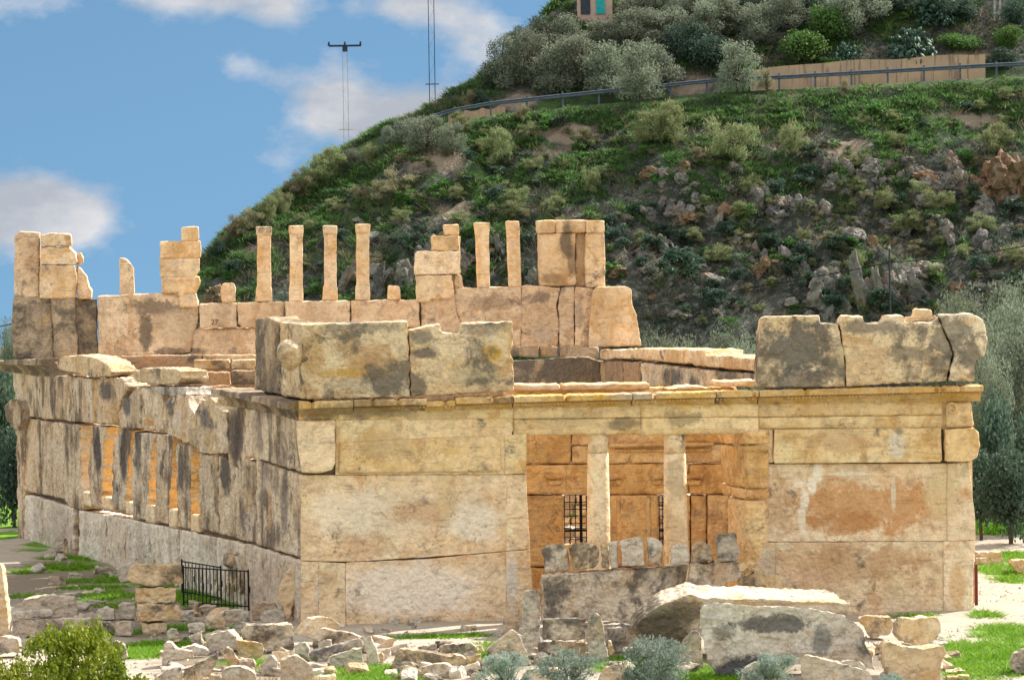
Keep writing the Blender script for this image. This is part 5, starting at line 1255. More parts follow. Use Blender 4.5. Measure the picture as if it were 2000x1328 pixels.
for i in range(n + 1):
    x_ = -3.4 + 3.2 * i / n; zb = float(z_road(x_)) - .3
    rows.append([bm.verts.new((x_, 140.0, zb)), bm.verts.new((x_, 140.0, zb + .75 + .12 * (i % 3 == 0))), bm.verts.new((x_, 140.4, zb + .75)), bm.verts.new((x_, 140.4, zb))])
for a_, b_ in zip(rows, rows[1:]):
    for j in range(4): bm.faces.new((a_[j], b_[j], b_[(j + 1) % 4], a_[(j + 1) % 4]))
bm.faces.new(rows[0]); bm.faces.new(rows[-1][::-1]); bmesh.ops.recalc_face_normals(bm, faces=bm.faces)
o0 = Vector((-3.4, 140.2, float(z_road(-3.4))))
for v in bm.verts: v.co -= o0
me = bpy.data.meshes.new('m'); bm.to_mesh(me); bm.free(); o = link('retaining_wall', me, M['concrete'], None, o0); tag(o, 'short low concrete wall at the left bend of the road', 'wall')

# house on the hilltop, mostly above the frame
hp = G(1165, 40); hz_ = hp.z; hy = hp.y - .4
a = ray(1128, 10); b = ray(1196, 10); ta = (hy + D) / a.y; tb = (hy + D) / b.y
xa, xb = a.x * ta, b.x * tb
hs = empty('hillside_house', ((xa + xb) / 2, hy, hz_ - 1)); tag(hs, 'grey and teal house at the top edge above the olives', 'house')
z15 = CAM.z + ray(1165, 28).z * (hy + D)
link('wall', box_mesh([((0, 1.5, 3.0), (xb - xa, 3, 7))]), M['plaster'], hs, Vector((hs.location.x, hy, z15 - 1)))
link('dark_wall_panel', box_mesh([((-.55, -.03, 1.6), (.55, .06, 3.2))]), M['darkglass'], hs, Vector((hs.location.x, hy, z15)))
link('teal_door', box_mesh([((.32, -.04, 1.5), (.5, .08, 3.0))]), M['teal'], hs, Vector((hs.location.x, hy, z15)))
link('roof', box_mesh([((0, 1.4, 6.1), (xb - xa + .6, 3.6, .25))]), M['concrete'], hs, Vector((hs.location.x, hy, z15 - .6)))

# ------------------------------------------------------------------ poles and wires
def lattice(px_a, px_b, y_top, y_bot, dist, label, mat, cross, arm=None, name='power_pole', rad=.05):
    ra = ray(px_a, y_bot); rb = ray(px_b, y_bot); tA = dist / ra.y
    pa = CAM + ra * tA; pb = CAM + rb * (dist / rb.y)
    ca = CAM + ray(px_a, y_top) * (dist / ray(px_a, y_top).y)
    zb = min(tz(pa.x, pa.y), pa.z) - .5
    root = empty(name, ((pa.x + pb.x) / 2, pa.y, zb)); tag(root, label, 'pole')
    w2 = abs(pb.x - pa.x) / 2; H_ = ca.z - zb
    for s_ in (-1, 1):
        link('leg', tube_mesh([((s_ * w2, 0, 0), (s_ * w2, 0, H_), rad, rad * .8)]), M[mat], root, root.location)
    segs = []; k = int(H_ / (w2 * 5)) + 1
    for i in range(k): segs.append((((-1) ** i * w2, 0, H_ * i / k), (-(-1) ** i * w2, 0, H_ * (i + 1) / k), .005, .005))
    link('bracing', tube_mesh(segs, 4), M[mat], root, root.location)
    for yc, wc in cross:
        rc = ray(px_a, yc); z_ = CAM.z + rc.z * dist / rc.y - zb
        link('crosspiece', tube_mesh([((-wc, 0, z_), (wc, 0, z_), .035, .035)], 5), M[mat], root, root.location)
    if arm:
        z_ = H_
        o = link('crossarm', box_mesh([((0, 0, z_), (arm * 2, .14, .13)), ((0, 0, z_ - .2), (.34, .1, .4))]), M['darksteel'], root, root.location)
        for q in (-arm, 0, arm * .97):
            link('insulator', tube_mesh([((q, 0, z_), (q, 0, z_ + .28), .09, .05)], 8), M['darksteel'], root, root.location)
    return root
lattice(672.5, 682, 90, 330, 330, 'twin legged pole with a dark T crossarm standing against the sky', 'palesteel', ((253, .5),), 1.08, rad=.02)
lattice(840, 851, -60, 262, 300, 'taller twin legged lattice pole cut by the top edge, against the white cloud', 'darksteel', ((165, .42),), None, rad=.03)
lattice(1944, 1955, -60, 150, 281, 'pale lattice pole standing beside the right end of the tan wall', 'palesteel', ((54, .5),), None, rad=.075)
def onray(px, py, dist):
    r_ = ray(px, py); return CAM + r_ * (dist / r_.y)
a = onray(1740, 640, 238); b = onray(1737, 486, 238)
rt = empty('thin_pole', (a.x, a.y, tz(a.x, a.y))); tag(rt, 'thin single pole rising behind the right parapet and carrying a cable', 'pole')
link('shaft', tube_mesh([((a.x, a.y, tz(a.x, a.y)), b, .055, .045)]).copy(), M['darksteel'], rt, Vector((0, 0, 0)))
link('cap', tube_mesh([(b, b + Vector((0, 0, .12)), .08, .08)]), M['palesteel'], rt, Vector((0, 0, 0)))
def cable(pts, label, r_=.022):
    segs = []
    for p_, q_ in zip(pts, pts[1:]):
        n_ = 14
        prev = p_
        for i in range(1, n_ + 1):
            t = i / n_; v = p_.lerp(q_, t) - Vector((0, 0, .12 * 4 * t * (1 - t))); segs.append((prev, v, r_, r_)); prev = v
    o0 = pts[0].copy(); me = tube_mesh([(a_ - o0, b_ - o0, c_, d_) for a_, b_, c_, d_ in segs], 4)
    tag(link('cable', me, M['wire'], None, o0), label, 'cable')
cable([onray(1180, 605, 238), onray(1738, 513, 238), onray(2040, 474, 238)], 'thin black cable crossing in front of the dark slope on the right')
cable([onray(-30, 636, 238), onray(30, 629, 238), onray(190, 640, 238)], 'short stretch of black cable left of the far corner tower')

# ------------------------------------------------------------------ fallen blocks in front of the ruin
def fallen(pts, label, mat='rubble', gy=None, thick=.7, yaw=0.0, name='stone_block', vec=None, vox=None, disp=.06, group=None, off=0.0, scale_back=.9, sink=6):
    xs_ = [p[0] for p in pts]; ys_ = [p[1] for p in pts]
    cx = (min(xs_) + max(xs_)) / 2
    gy_ = gy or max(ys_)
    if gy is None:    # let the foot of the block sink a little into the ground
        m_ = max(ys_); pts = [(x, y + (sink if y > m_ - 8 else 0)) for x, y in pts]
    g = G(cx, gy_)
    pl = Plane((g.x, g.y), (g.x + math.cos(yaw), g.y + math.sin(yaw)))
    w_ = (max(xs_) - min(xs_)) * (g - CAM).length / F_PX
    o = block(pl, pts, mat, None, thick, off, name, (vox or .045) * .8, disp * 1.4, .055, 1.6, vec=vec, scale_back=scale_back)
    tag(o, label, 'stone block' if 'slab' not in name else 'stone slab', group); return o
S = fallen
S([(-25, 1090), (0, 1098), (7, 1115), (12, 1160), (17, 1200), (20, 1258), (-25, 1262)], 'tall honey coloured block cut by the left edge of the photo', 'honey_rubble', thick=1.2)
S([(33, 1182), (45, 1169), (62, 1166), (100, 1160), (145, 1168), (152, 1190), (150, 1206), (100, 1207), (75, 1196), (50, 1195)], 'grey slab with a hollowed pale left end on the shaded ground at left', 'grey_rubble', 1206, 1.2, name='stone_slab')
S([(18, 1196), (98, 1192), (104, 1204), (20, 1210)], 'thin pale ledge slab below the hollowed grey slab', 'rubble', 1245, .9, name='stone_slab')
S([(22, 1211), (180, 1206), (186, 1244), (22, 1246)], 'long dark shaded block under the thin ledge slab at left', 'grey_rubble', 1245, .8)
S([(256, 1103), (270, 1100), (340, 1101), (357, 1101), (359, 1120), (358, 1141), (300, 1146), (275, 1143), (258, 1140), (246, 1132), (250, 1115)], 'topmost and widest block of the four block stack beside the fence', 'honey_rubble', 1238, .8, yaw=.15)
S([(262, 1147), (345, 1145), (345, 1178), (263, 1177)], 'second block from the top of the stack beside the fence', 'honey_rubble', 1238, .8, yaw=.1)
S([(268, 1178), (357, 1177), (355, 1213), (268, 1215)], 'third block from the top of the stack beside the fence', 'honey_rubble', 1238, .8, yaw=.18)
S([(273, 1215), (328, 1215), (326, 1238), (280, 1240)], 'lowest and smallest block of the stack beside the fence, in grass', 'honey_rubble', 1238, .7, yaw=.1)
S([(224, 1108), (240, 1101), (258, 1100), (262, 1135), (235, 1141), (226, 1125)], 'dark grey block tucked behind the left side of the stack', 'grey_rubble', 1200, .7)
S([(229, 1181), (235, 1176), (262, 1176), (267, 1212), (230, 1212)], 'dark squarish block touching the left side of the stack', 'grey_rubble', 1212, .7)
S([(222, 1214), (257, 1212), (258, 1243), (222, 1243)], 'lower dark block left of the foot of the stack', 'grey_rubble', 1243, .6)
S([(185, 1192), (205, 1184), (224, 1190), (226, 1212), (188, 1213)], 'rough grey block two places left of the stack', 'grey_rubble', 1213, .7)
S([(160, 1200), (178, 1195), (190, 1203), (190, 1226), (162, 1226)], 'small grey block three places left of the stack', 'grey_rubble', 1226, .6)
S([(346, 1192), (380, 1190), (382, 1214), (350, 1215)], 'brownish block just right of the stack foot', 'grey_rubble', 1214, .6)
S([(364, 1218), (376, 1216), (400, 1216), (402, 1236), (366, 1238)], 'pale low block right of the stack under the fence', 'rubble', 1238, .6)
S([(398, 1210), (406, 1204), (438, 1203), (443, 1215), (442, 1228), (402, 1232)], 'rounded grey speckled block under the right end of the fence', 'lichen', 1232, .7)
S([(322, 1234), (332, 1226), (345, 1226), (352, 1240), (348, 1252), (326, 1251)], 'small white stone at the foot of the stack', 'rubble', 1251, .4)
S([(384, 1186), (398, 1182), (423, 1182), (424, 1196), (390, 1199)], 'flat grey stone directly under the iron fence', 'grey_rubble', 1200, .6)
S([(436, 1192), (470, 1190), (487, 1196), (486, 1220), (440, 1222)], 'long shaded stone between the fence and the leaning slab', 'grey_rubble', 1220, .8)
S([(538, 1167), (548, 1135), (562, 1110), (578, 1102), (586, 1106), (587, 1125), (580, 1160), (566, 1206), (560, 1212), (552, 1190)], 'pointed pale slab leaning against the near corner of the ruin', 'column', 1214, .35, yaw=-.2, name='stone_slab', vec=Vector((.25, .5, .1)))
S([(490, 1190), (500, 1177), (535, 1175), (545, 1190), (540, 1212), (492, 1212)], 'grey boulder left of the leaning slab', 'grey_rubble', 1212, .8)
S([(505, 1205), (515, 1193), (540, 1188), (556, 1196), (560, 1222), (508, 1222)], 'round topped grey boulder at the foot of the leaning slab', 'grey_rubble', 1222, .6)
S([(470, 1232), (480, 1218), (572, 1217), (576, 1240), (575, 1272), (520, 1276), (474, 1262)], 'big dark brown block with a pale top before the near corner', 'lichen', 1274, 1.0, yaw=.12)
S([(367, 1244), (378, 1236), (395, 1230), (399, 1262), (376, 1268), (371, 1256)], 'small rough block at the left of the grey heap', 'rubble', 1268, .5)
S([(399, 1242), (420, 1235), (446, 1228), (458, 1240), (468, 1262), (450, 1279), (402, 1276)], 'big rough grey block crowning the left heap', 'rubble', 1279, .8, yaw=-.15)
S([(463, 1248), (490, 1250), (514, 1256), (517, 1275), (505, 1290), (470, 1288), (464, 1270)], 'rounded block with an ochre end on the right of the left heap', 'honey_rubble', 1290, .7, yaw=.2)
S([(315, 1258), (322, 1250), (334, 1251), (346, 1266), (378, 1268), (380, 1286), (332, 1292), (326, 1302), (316, 1302)], 'hook shaped moulded fragment standing in the bright grass', 'rubble', 1302, .5)
S([(350, 1264), (378, 1257), (396, 1262), (411, 1272), (405, 1281), (360, 1282)], 'low white moulded fragment in the left heap', 'rubble', 1284, .6)
S([(300, 1322), (330, 1304), (355, 1300), (356, 1330), (300, 1334)], 'white flat topped block by the right of the yellow green bush', 'rubble', 1334, .8)
S([(357, 1304), (376, 1298), (426, 1272), (428, 1286), (412, 1316), (400, 1334), (358, 1334)], 'long slanting lichened block behind dry stalks', 'lichen', 1334, .7)
S([(428, 1270), (440, 1260), (453, 1266), (470, 1290), (484, 1310), (464, 1312), (442, 1292)], 'pinkish narrow block leaning left in the heap', 'honey_rubble', 1312, .4)
S([(432, 1308), (452, 1299), (474, 1300), (500, 1314), (506, 1345), (430, 1345)], 'grey block at the bottom edge behind yellow flowers', 'grey_rubble', 1345, .8)
S([(504, 1300), (518, 1284), (531, 1277), (545, 1290), (546, 1318), (508, 1320)], 'brown pointed stone left of the tall grey block', 'grey_rubble', 1320, .5)
S([(549, 1288), (566, 1280), (582, 1278), (600, 1290), (612, 1300), (613, 1345), (550, 1345)], 'tall grey block with fluted front at the bottom edge', 'rubble', 1345, .8, yaw=.15)
S([(585, 1242), (598, 1222), (612, 1206), (622, 1203), (650, 1204), (664, 1215), (663, 1232), (640, 1232), (612, 1250)], 'block with a sunlit orange end on top of the central heap', 'honey_rubble', 1262, .8, yaw=.35)
S([(608, 1246), (618, 1230), (625, 1225), (668, 1231), (712, 1243), (700, 1262), (660, 1264), (640, 1268), (610, 1270)], 'dark sided slab sloping right in the central heap', 'lichen', 1280, .6)
S([(604, 1272), (650, 1258), (705, 1243), (713, 1262), (644, 1282), (641, 1296), (606, 1294)], 'long grey block sloping up to the right in the central heap', 'rubble', 1298, .5)
S([(705, 1241), (726, 1238), (735, 1262), (742, 1300), (715, 1302), (712, 1270)], 'narrow upright slab with a bright right edge in the central heap', 'rubble', 1301, .35, name='stone_slab')
S([(641, 1281), (676, 1270), (708, 1262), (712, 1285), (714, 1300), (700, 1308), (644, 1308)], 'flat faced grey block in front of the central heap', 'grey_rubble', 1308, .4, yaw=.05)
S([(574, 1260), (584, 1252), (597, 1252), (606, 1264), (604, 1288), (575, 1288)], 'small rough stone left of the central heap', 'rubble', 1288, .5)
S([(618, 1256), (630, 1249), (648, 1248), (652, 1264), (620, 1270)], 'small notched stone in the middle of the central heap', 'rubble', 1284, .4)
S([(585, 1298), (612, 1292), (642, 1296), (640, 1318), (590, 1320)], 'low grey stone under the long sloping block', 'grey_rubble', 1320, .5)
S([(613, 1320), (655, 1317), (656, 1342), (613, 1342)], 'bright white flat stone at the bottom edge left of the grass', 'column', 1342, .6)
S([(737, 1275), (746, 1270), (752, 1280), (750, 1298), (738, 1298)], 'small pinkish stone right of the upright slab', 'honey_rubble', 1298, .3)
S([(760, 1303), (768, 1280), (776, 1264), (800, 1266), (860, 1276), (905, 1279), (918, 1292), (912, 1306), (820, 1312), (770, 1314)], 'long moulded cornice fragment with orange broken end', 'honey_rubble', 1312, .6, yaw=-.1)
S([(815, 1302), (840, 1296), (868, 1293), (905, 1310), (907, 1328), (822, 1324)], 'pale wedge block in front of the cornice fragment', 'rubble', 1326, .5)
S([(903, 1300), (920, 1294), (935, 1290), (942, 1304), (932, 1316), (905, 1318)], 'small speckled stone right of the wedge block', 'rubble', 1318, .4)
S([(856, 1264), (868, 1256), (920, 1254), (932, 1263), (930, 1284), (860, 1284)], 'dark almost black block behind the cornice fragment', 'lichen', 1284, .6)
S([(814, 1261), (854, 1257), (856, 1270), (815, 1272)], 'thin pale flagstone behind the cornice fragment', 'rubble', 1272, .4)
S([(918, 1316), (942, 1313), (946, 1340), (918, 1340)], 'small square stone at the bottom edge near the silver shrub', 'lichen', 1340, .4)
S([(948, 1268), (968, 1250), (1000, 1227), (1012, 1232), (1026, 1262), (1040, 1300), (1018, 1300), (990, 1302), (956, 1290)], 'tilted moulded block pointing up left of the standing pillar', 'lichen', 1302, .5)
S([(976, 1238), (984, 1200), (996, 1159), (1006, 1160), (1014, 1170), (1016, 1240), (992, 1247)], 'leaning tapered grey slab left of the standing pillar', 'grey_rubble', 1247, .4, name='stone_slab')
S([(1018, 1162), (1028, 1149), (1056, 1148), (1057, 1210), (1056, 1270), (1040, 1279), (1018, 1267)], 'square standing pillar fragment left of the big low wall', 'rubble', 1277, .5, name='pillar_fragment')
# the low wall of re-set slabs and the stones lined up on it
S([(1057, 1125), (1150, 1116), (1250, 1110), (1346, 1103), (1336, 1150), (1300, 1180), (1250, 1217), (1150, 1212), (1060, 1208)], 'huge black stained slab standing before the porch', 'lichen', 1226, .8, name='stone_slab', scale_back=1)
S([(1347, 1102), (1400, 1098), (1440, 1096), (1455, 1106), (1452, 1128), (1400, 1150), (1340, 1160)], 'grey block continuing the huge slab to the right', 'lichen', 1226, .8, scale_back=1)
S([(1057, 1122), (1072, 1115), (1078, 1150), (1064, 1208), (1056, 1208)], 'narrow rough end stone at the left of the huge slab', 'rubble', 1224, .6)
for pts, l_, m_ in (([(1057, 1072), (1068, 1062), (1098, 1060), (1108, 1070), (1115, 1112), (1065, 1121), (1060, 1100)], 'first stone from the left on top of the huge slab, fluted and lichened', 'lichen'),
    ([(1109, 1066), (1130, 1058), (1165, 1060), (1173, 1075), (1171, 1098), (1160, 1111), (1119, 1116), (1114, 1090)], 'big rounded second stone on top of the huge slab', 'honey_rubble'), ([(1172, 1062), (1182, 1060), (1190, 1072), (1191, 1110), (1173, 1112), (1176, 1088)], 'thin bulging stone squeezed beside the big rounded one', 'honey_rubble'),
    ([(1186, 1058), (1207, 1055), (1209, 1109), (1192, 1111)], 'narrow upright stone with a ledge on the huge slab', 'rubble'), ([(1210, 1054), (1235, 1049), (1250, 1048), (1259, 1055), (1261, 1106), (1212, 1108)], 'widest upright dark based stone on the huge slab', 'rubble'),
    ([(1262, 1050), (1274, 1047), (1284, 1049), (1296, 1066), (1295, 1101), (1264, 1107)], 'sharp shouldered stone right of the widest one', 'rubble'), ([(1297, 1077), (1308, 1075), (1308, 1101), (1297, 1102)], 'tiny glowing orange stone in the gap of the row', 'porch'),
    ([(1309, 1070), (1325, 1060), (1343, 1064), (1348, 1075), (1348, 1101), (1309, 1104)], 'round headed pale stone on the right half of the row', 'rubble'), ([(1350, 1064), (1370, 1054), (1388, 1064), (1398, 1098), (1351, 1101)], 'dome shaped stone with a dark rim near the end of the row', 'lichen'),
    ([(1397, 1052), (1402, 1041), (1440, 1039), (1442, 1060), (1448, 1078), (1441, 1094), (1432, 1098), (1402, 1098), (1400, 1075)], 'tallest grey stone at the right end of the row', 'grey_rubble')):
    S(pts, l_, m_, 1226, .5, off=-.12)
S([(1440, 1104), (1455, 1098), (1462, 1108), (1456, 1118), (1444, 1118)], 'small honey stone perched past the right end of the row', 'honey_rubble', 1228, .5)
rr = random.Random(9)
for i in range(16):
    x_ = 1452 + i * 6 + rr.uniform(-3, 3); y_ = 1112 + i * 1.35 + rr.uniform(-3, 3); s_ = rr.uniform(9, 16)
    S([(x_ - s_ / 2, y_), (x_ - s_ / 4, y_ - s_ * .5), (x_ + s_ * .3, y_ - s_ * .45), (x_ + s_ / 2, y_), (x_ + s_ * .3, y_ + s_ * .4), (x_ - s_ * .3, y_ + s_ * .4)], 'broken honey coloured chunk in the trail of debris beyond the big slab', 'honey_rubble', 1222, .3, name='stone_chunk', group='debris trailing from the end of the low wall')
S([(1440, 1130), (1480, 1114), (1545, 1128), (1560, 1150), (1440, 1165)], 'packed bank of broken stone behind the big slab', 'honey_rubble', 1222, 1.0)
S([(1057, 1208), (1100, 1206), (1145, 1207), (1145, 1250), (1060, 1252), (1056, 1230)], 'upper of the two dark lichened blocks at the foot of the huge slab', 'lichen', 1292, .6)
S([(1050, 1255), (1095, 1253), (1145, 1253), (1146, 1292), (1052, 1296)], 'lower of the two dark lichened blocks at the foot of the huge slab', 'lichen', 1294, .6)
S([(1146, 1212), (1152, 1200), (1165, 1195), (1176, 1204), (1183, 1240), (1192, 1292), (1150, 1295), (1144, 1245)], 'pale round topped standing stone in front of the huge slab', 'rubble', 1294, .4, name='standing_stone')
S([(1183, 1226), (1215, 1223), (1224, 1240), (1218, 1276), (1190, 1276)], 'grey block behind the pale standing stone', 'grey_rubble', 1276, .6)
S([(1186, 1250), (1194, 1248), (1205, 1274), (1190, 1284)], 'small ochre wedge at the foot of the standing stone', 'honey_rubble', 1284, .3)
S([(1150, 1218), (1230, 1216), (1262, 1232), (1250, 1262), (1160, 1262)], 'dark shaded base stone under the huge slab', 'grey_rubble', 1262, .5)
S([(1226, 1237), (1245, 1214), (1290, 1180), (1345, 1158), (1372, 1166), (1480, 1168), (1600, 1174), (1660, 1178), (1661, 1197), (1560, 1192), (1400, 1196), (1372, 1215), (1345, 1262), (1330, 1285), (1262, 1268)], 'enormous fallen slab with a white sunlit top and dark underside', 'great_slab', 1285, 2.6, name='stone_slab', vec=Vector((-.10, 2.4, .16)), scale_back=.93, vox=.055, disp=.06)
S([(1362, 1190), (1370, 1180), (1385, 1177), (1500, 1181), (1600, 1189), (1640, 1196), (1678, 1216), (1690, 1232), (1694, 1258), (1708, 1284), (1710, 1308), (1640, 1306), (1560, 1300), (1500, 1320), (1450, 1326), (1395, 1318), (1380, 1290), (1366, 1240)], 'huge white grey slab with black lichen in the right foreground', 'white_slab', 1320, .7, name='stone_slab', vox=.06, disp=.08)
S([(1322, 1278), (1332, 1248), (1345, 1232), (1360, 1228), (1371, 1244), (1376, 1312), (1326, 1300)], 'bluish white pointed stone propped left of the huge white grey slab', 'rubble', 1312, .4)
S([(1674, 1208), (1690, 1201), (1742, 1203), (1748, 1218), (1740, 1240), (1702, 1250), (1690, 1232)], 'wedge block behind the right end of the huge white grey slab', 'honey_rubble', 1250, .8)
S([(1757, 1218), (1768, 1206), (1800, 1204), (1832, 1204), (1840, 1216), (1838, 1236), (1818, 1256), (1800, 1263), (1766, 1256), (1756, 1240)], 'round faced block with an orange right end balanced on the big base stone', 'honey_rubble', 1320, .8, yaw=.25)
S([(1722, 1262), (1735, 1251), (1762, 1259), (1800, 1264), (1846, 1258), (1852, 1275), (1842, 1292), (1838, 1330), (1780, 1334), (1730, 1316)], 'big base stone carrying the round faced block', 'honey_rubble', 1332, 1.0, yaw=.1)
S([(1560, 1290), (1566, 1278), (1578, 1276), (1640, 1292), (1700, 1310), (1712, 1340), (1562, 1336)], 'long pale block at the bottom edge before the huge white grey slab', 'rubble', 1340, .5)
S([(1640, 1292), (1655, 1287), (1680, 1289), (1695, 1304), (1690, 1312), (1650, 1304)], 'small pale stone lying on the long pale block', 'rubble', 1336, .3)
S([(1970, 1300), (1980, 1275), (1998, 1266), (2030, 1270), (2030, 1316), (1985, 1318)], 'grey boulder in the grass at the right edge', 'rubble', 1318, .7)
S([(1845, 1310), (1880, 1306), (1890, 1312), (1850, 1317)], 'flat paving stone in the grass, nearest the balanced block', 'honey_rubble', 1317, .6)
S([(1848, 1320), (1895, 1317), (1900, 1327), (1850, 1330)], 'flat paving stone at the bottom edge right of the balanced block', 'honey_rubble', 1330, .6)
S([(1903, 1076), (1958, 1076), (1962, 1102), (1930, 1104), (1904, 1098)], 'low honey block beyond the right corner of the facade', 'honey_rubble', 1102, .9)
S([(1904, 1088), (1926, 1089), (1928, 1102), (1905, 1102)], 'smaller block in front of the low honey block beyond the corner', 'honey_rubble', 1104, .5)
S([(1972, 1100), (1978, 1093), (2010, 1092), (2010, 1122), (1990, 1122)], 'orange sided block at the right edge beyond the path', 'honey_rubble', 1122, .8)
S([(1012, 1335), (1030, 1306), (1062, 1300), (1095, 1304), (1112, 1335)], 'pale stone half hidden behind the left silver shrubs', 'rubble', 1345, .6)
S([(1165, 1326), (1180, 1302), (1215, 1294), (1245, 1308), (1248, 1340), (1168, 1340)], 'mottled stone between the two big silver shrubs', 'lichen', 1345, .6)
S([(1440, 1345), (1452, 1304), (1475, 1290), (1500, 1300), (1508, 1345)], 'grey stone behind the silver shrub on the right', 'grey_rubble', 1345, .6)
S([(188, 1276), (205, 1258), (225, 1250), (246, 1260), (252, 1285), (190, 1288)], 'pale stone seen over the yellow green bush', 'rubble', 1290, .6)
S([(-20, 1248), (8, 1240), (36, 1246), (42, 1275), (-20, 1280)], 'white stone at the left edge over the bush', 'rubble', 1285, .8)
S([(100, 1062), (108, 1050), (117, 1045), (128, 1050), (126, 1078), (106, 1078)], 'grey boulder against the foot of the far side wall', 'grey_rubble', 1080, .6)
S([(122, 1058), (130, 1052), (134, 1060), (134, 1082), (123, 1082)], 'small sunlit orange stone beside the far grey boulder', 'honey_rubble', 1084, .3)
S([(82, 1084), (92, 1073), (110, 1074), (114, 1090), (84, 1092)], 'small grey boulder on the shaded grass at far left', 'grey_rubble', 1092, .5)
S([(250, 1086), (262, 1075), (285, 1074), (296, 1090), (294, 1102), (252, 1102)], 'pale rounded stone behind the top of the stack', 'grey_rubble', 1104, .6)
S([(198, 1108), (210, 1104), (222, 1112), (220, 1124), (200, 1124)], 'small stone on the grass left of the stack top', 'grey_rubble', 1124, .4)
for pts, l_, m_, o_ in (([(106, 708), (120, 695), (150, 692), (175, 696), (196, 703), (210, 714), (217, 726), (214, 736), (178, 739), (150, 730), (114, 724)], 'broken honey coloured block lying on the side wall near the far corner', 'honey_rubble', .2),
    ([(254, 733), (262, 725), (276, 718), (300, 717), (335, 719), (352, 724), (354, 740), (345, 751), (300, 751), (266, 747)], 'long loose block lying across the middle of the side wall', 'honey_rubble', .1),
    ([(278, 754), (340, 753), (359, 756), (364, 772), (350, 777), (330, 776), (300, 766)], 'pale flat block under the long loose block on the side wall', 'rubble', .05),
    ([(408, 774), (418, 765), (448, 766), (453, 782), (449, 800), (438, 803), (424, 800)], 'small hollowed block perched on the side wall near the front parapet', 'frieze', -.3)):
    o = block(WALL, pts, m_, None, .9, o_, 'stone_block', .05, .08, .05, 1.5); tag(o, l_, 'stone block')
# small loose stones
def small_block(seed):
    rn = random.Random(seed); bm = bmesh.new(); bmesh.ops.create_cube(bm, size=1)
    bmesh.ops.subdivide_edges(bm, edges=bm.edges, cuts=1, use_grid_fill=True)
    for v in bm.verts: v.co = Vector((v.co.x * (1 + rn.uniform(-.15, .15)), v.co.y * (1 + rn.uniform(-.15, .15)), v.co.z * (1 + rn.uniform(-.2, .15)))) + Vector((rn.uniform(-.07, .07), rn.uniform(-.07, .07), rn.uniform(-.07, .07)))
    bmesh.ops.subdivide_edges(bm, edges=bm.edges, cuts=2, use_grid_fill=True, smooth=.4)
    from mathutils import noise as mn
    for v in bm.verts: v.co += v.co.normalized() * .07 * mn.noise(v.co * 3 + Vector((seed, 0, 0)))
    me = bpy.data.meshes.new('m'); bm.to_mesh(me); bm.free(); return me
SB = {}
for i in range(6):
    for m_ in ('rubble', 'grey_rubble', 'honey_rubble', 'lichen'):
        me = small_block(i); me.materials.append(M[m_]); SB.setdefault(m_, []).append(me)
rr = random.Random(21)
for zone, n_, (x0, x1, y0, y1), mats, l_ in (('left', 34, (150, 570, 1180, 1262), ('grey_rubble', 'grey_rubble', 'lichen'), 'small grey loose stone in the shade between the fence and the heap'), ('centre', 60, (310, 960, 1262, 1335), ('rubble', 'lichen', 'rubble', 'honey_rubble'), 'small pale loose stone lying among the foreground heaps'),
    ('right', 16, (1640, 1860, 1240, 1325), ('honey_rubble', 'rubble'), 'small pale loose stone in the grass around the balanced block'), ('mid', 26, (940, 1380, 1255, 1320), ('rubble', 'lichen'), 'small stone among the silver shrubs'), ('far', 18, (20, 300, 1075, 1190), ('grey_rubble',), 'small grey stone scattered on the shaded turf beside the side wall'), ('foot', 10, (660, 960, 1222, 1240), ('rubble', 'grey_rubble'), 'small stone lying along the foot of the facade')):
    for i in range(n_):
        px, py = rr.uniform(x0, x1), rr.uniform(y0, y1); p = G(px, py); s_ = rr.uniform(.14, .42) * (1 if zone != 'far' else .8) * (1 if zone != 'foot' else .5)
        o = bpy.data.objects.new('loose_stone', rr.choice(SB[rr.choice(mats)])); o.location = p + Vector((0, 0, s_ * .22)); o.scale = (s_ * rr.uniform(.8, 1.7), s_ * rr.uniform(.7, 1.2), s_ * rr.uniform(.5, 1))
        o.rotation_euler = (rr.uniform(-.4, .4), rr.uniform(-.4, .4), rr.uniform(0, 6.28)); col.objects.link(o); tag(o, l_, 'stone', l_.replace('stone', 'stones', 1))

# ------------------------------------------------------------------ iron fence
a = G(359, 1184); b = G(486, 1193); fe = empty('iron_fence', a); tag(fe, 'black iron picket fence standing against the side wall', 'fence')
a2 = G(356, 1163); b2 = G(432, 1176)
def railing(p, q, h, bars):
    segs = [(p + Vector((0, 0, h)), q + Vector((0, 0, h)), .022, .022), (p + Vector((0, 0, .12)), q + Vector((0, 0, .12)), .016, .016)]
    link('rail', tube_mesh([(s_[0] - p, s_[1] - p, .022, .022) for s_ in segs], 5), M['iron'], fe, p)
    segs = []
    for i in range(bars + 1):
        t = i / bars; v = p.lerp(q, t); segs.append((v - p, v - p + Vector((0, 0, h)), .013, .013))
        if i % 2: segs.append((v - p + Vector((.04, 0, h * .45)), v - p + Vector((.04, 0, h * .62)), .012, .012))
    link('picket_row', tube_mesh(segs, 4), M['iron'], fe, p)
    for v in (p, q): link('post', tube_mesh([(Vector(), Vector((0, 0, h + .06)), .03, .03)], 6), M['iron'], fe, v)
hf = (1184 - 1112) * (a - CAM).length / F_PX
railing(a, b, hf * 1.05, 17)
railing(a2, b2, hf * .95, 11)
p = G(1907, 1182); rp = tube_mesh([((0, 0, 0), (0, 0, 1.15), .05, .05)], 8); o = link('red_post', rp, M['rust'], None, p); tag(o, 'thin red brown iron post beside the right corner of the facade', 'post')
p = G(1902, 1178); o = link('thin_post', tube_mesh([((0, 0, 0), (0, 0, 1.0), .018, .018)], 6), M['rust'], None, p); tag(o, 'very thin rod just left of the red brown post', 'post')

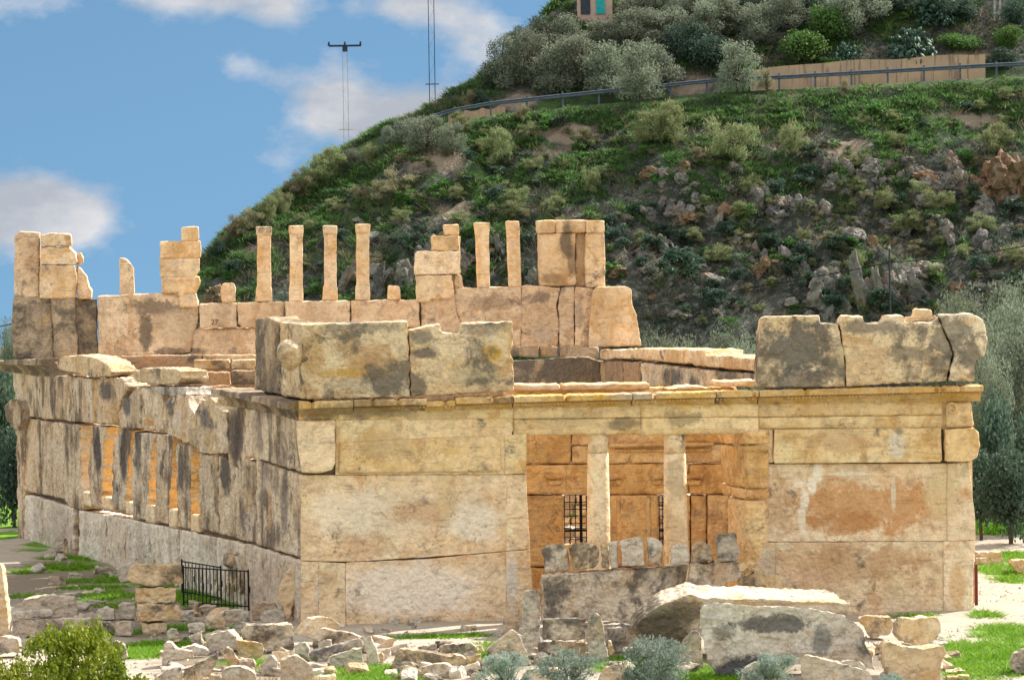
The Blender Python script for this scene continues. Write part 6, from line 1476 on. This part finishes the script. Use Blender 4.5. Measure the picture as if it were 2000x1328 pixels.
# ------------------------------------------------------------------ foreground shrubs
plant_kind('silver', (31, 32, 33), 5200, 2.0, 1.6, 60, .055, 'silver_leaf', .22, .9, .02, .1, .42)
plant_kind('leafy', (34,), 12500, 3.2, 1.9, 120, .04, 'bush_leaf', .6, .4, .018, .1, .30)
PNAME['silver'] = 'silver_shrub'; PNAME['leafy'] = 'leafy_bush'
for i, (px, py, w_, h_, l_) in enumerate(((985, 1362, 130, 96, 'small silver olive shrub at the bottom edge before the tilted moulded block'), (1110, 1368, 170, 118, 'silver olive shrub in front of the two dark lichened blocks'), (1275, 1372, 190, 142, 'biggest silver olive shrub left of the huge white grey slab'),
    (1500, 1366, 140, 98, 'silver olive shrub at the bottom edge in front of the huge white grey slab'), (1740, 1360, 80, 56, 'low silver shrub at the foot of the big base stone'))):
    plant('silver', px, py, w_, h_, l_, cat='shrub', var=i % 3)
def at_dist(px, d_): 
    r_ = ray(px, 1300); t_ = d_ / r_.y; x_ = CAM.x + r_.x * t_; y_ = CAM.y + d_; return Vector((x_, y_, tz(x_, y_)))
plant('leafy', 0, 0, 330, 255, 'large yellow green leafy bush filling the lower left corner', cat='bush', pos=at_dist(150, 70), var=0)
plant('leafy', 0, 0, 260, 190, 'lower yellow green bush cut by the left edge of the photo', cat='bush', pos=at_dist(0, 68), var=0)
x = rg.uniform(-6.5, -4.2, 260); y = rg.uniform(-20, -17.5, 260)
g_ = tufts('dry_stalks', np.stack([x, y, terrain(x, y)], 1), .45, .012, 5, 'flower', 8, .12) if 'flower' in M else None
M['flower'] = leafmat('dry_stalks_with_yellow_flowers', (.30, .23, .13), (.42, .34, .20), (.75, .45, .01))
x = rg.uniform(-8.8, -4.6, 300); y = rg.uniform(-20.5, -17.0, 300)
g_ = tufts('dry_stalks', np.stack([x, y, terrain(x, y)], 1), .42, .012, 6, 'flower', 8, .12); tag(g_, 'dry stalks with small yellow flowers between the foreground stones', 'weeds')
def floret(seed):
    rg2 = np.random.default_rng(seed); pass

M['gravel'] = simple('loose_gravel', (.42, .37, .31), .95, c2=(.24, .21, .18), sc=3)
x = rg.uniform(-16, 20, 14000); y = rg.uniform(-19, 14, 14000)
keep = ((fbm(x * .8, y * .8, 91) > .5)) & (grass_amt(x, y) < .7) & ~((y > -.3) & (x > -6.2) & (x < 13) )
x, y = x[keep], y[keep]; n_ = len(x); z = terrain(x, y); r_ = .018 + .05 * rg.random(n_) ** 3
d8 = np.array([(1, 0, 0), (0, 1, 0), (-1, 0, 0), (0, -1, 0), (0, 0, 1)], float)
co = (np.stack([x, y, z], 1)[:, None, :] + d8[None] * r_[:, None, None] * rg.uniform(.6, 1.3, (n_, 5, 1))).reshape(-1, 3)
fs = np.array([(0, 1, 4), (1, 2, 4), (2, 3, 4), (3, 0, 4)])[None] + (np.arange(n_) * 5)[:, None, None]
me = bpy.data.meshes.new('gravel'); me.from_pydata(co.tolist(), [], fs.reshape(-1, 3).tolist()); me.materials.append(M['gravel'])
o = bpy.data.objects.new('gravel', me); col.objects.link(o); tag(o, 'loose gravel and chips on the trodden ground', 'gravel', kind='stuff')
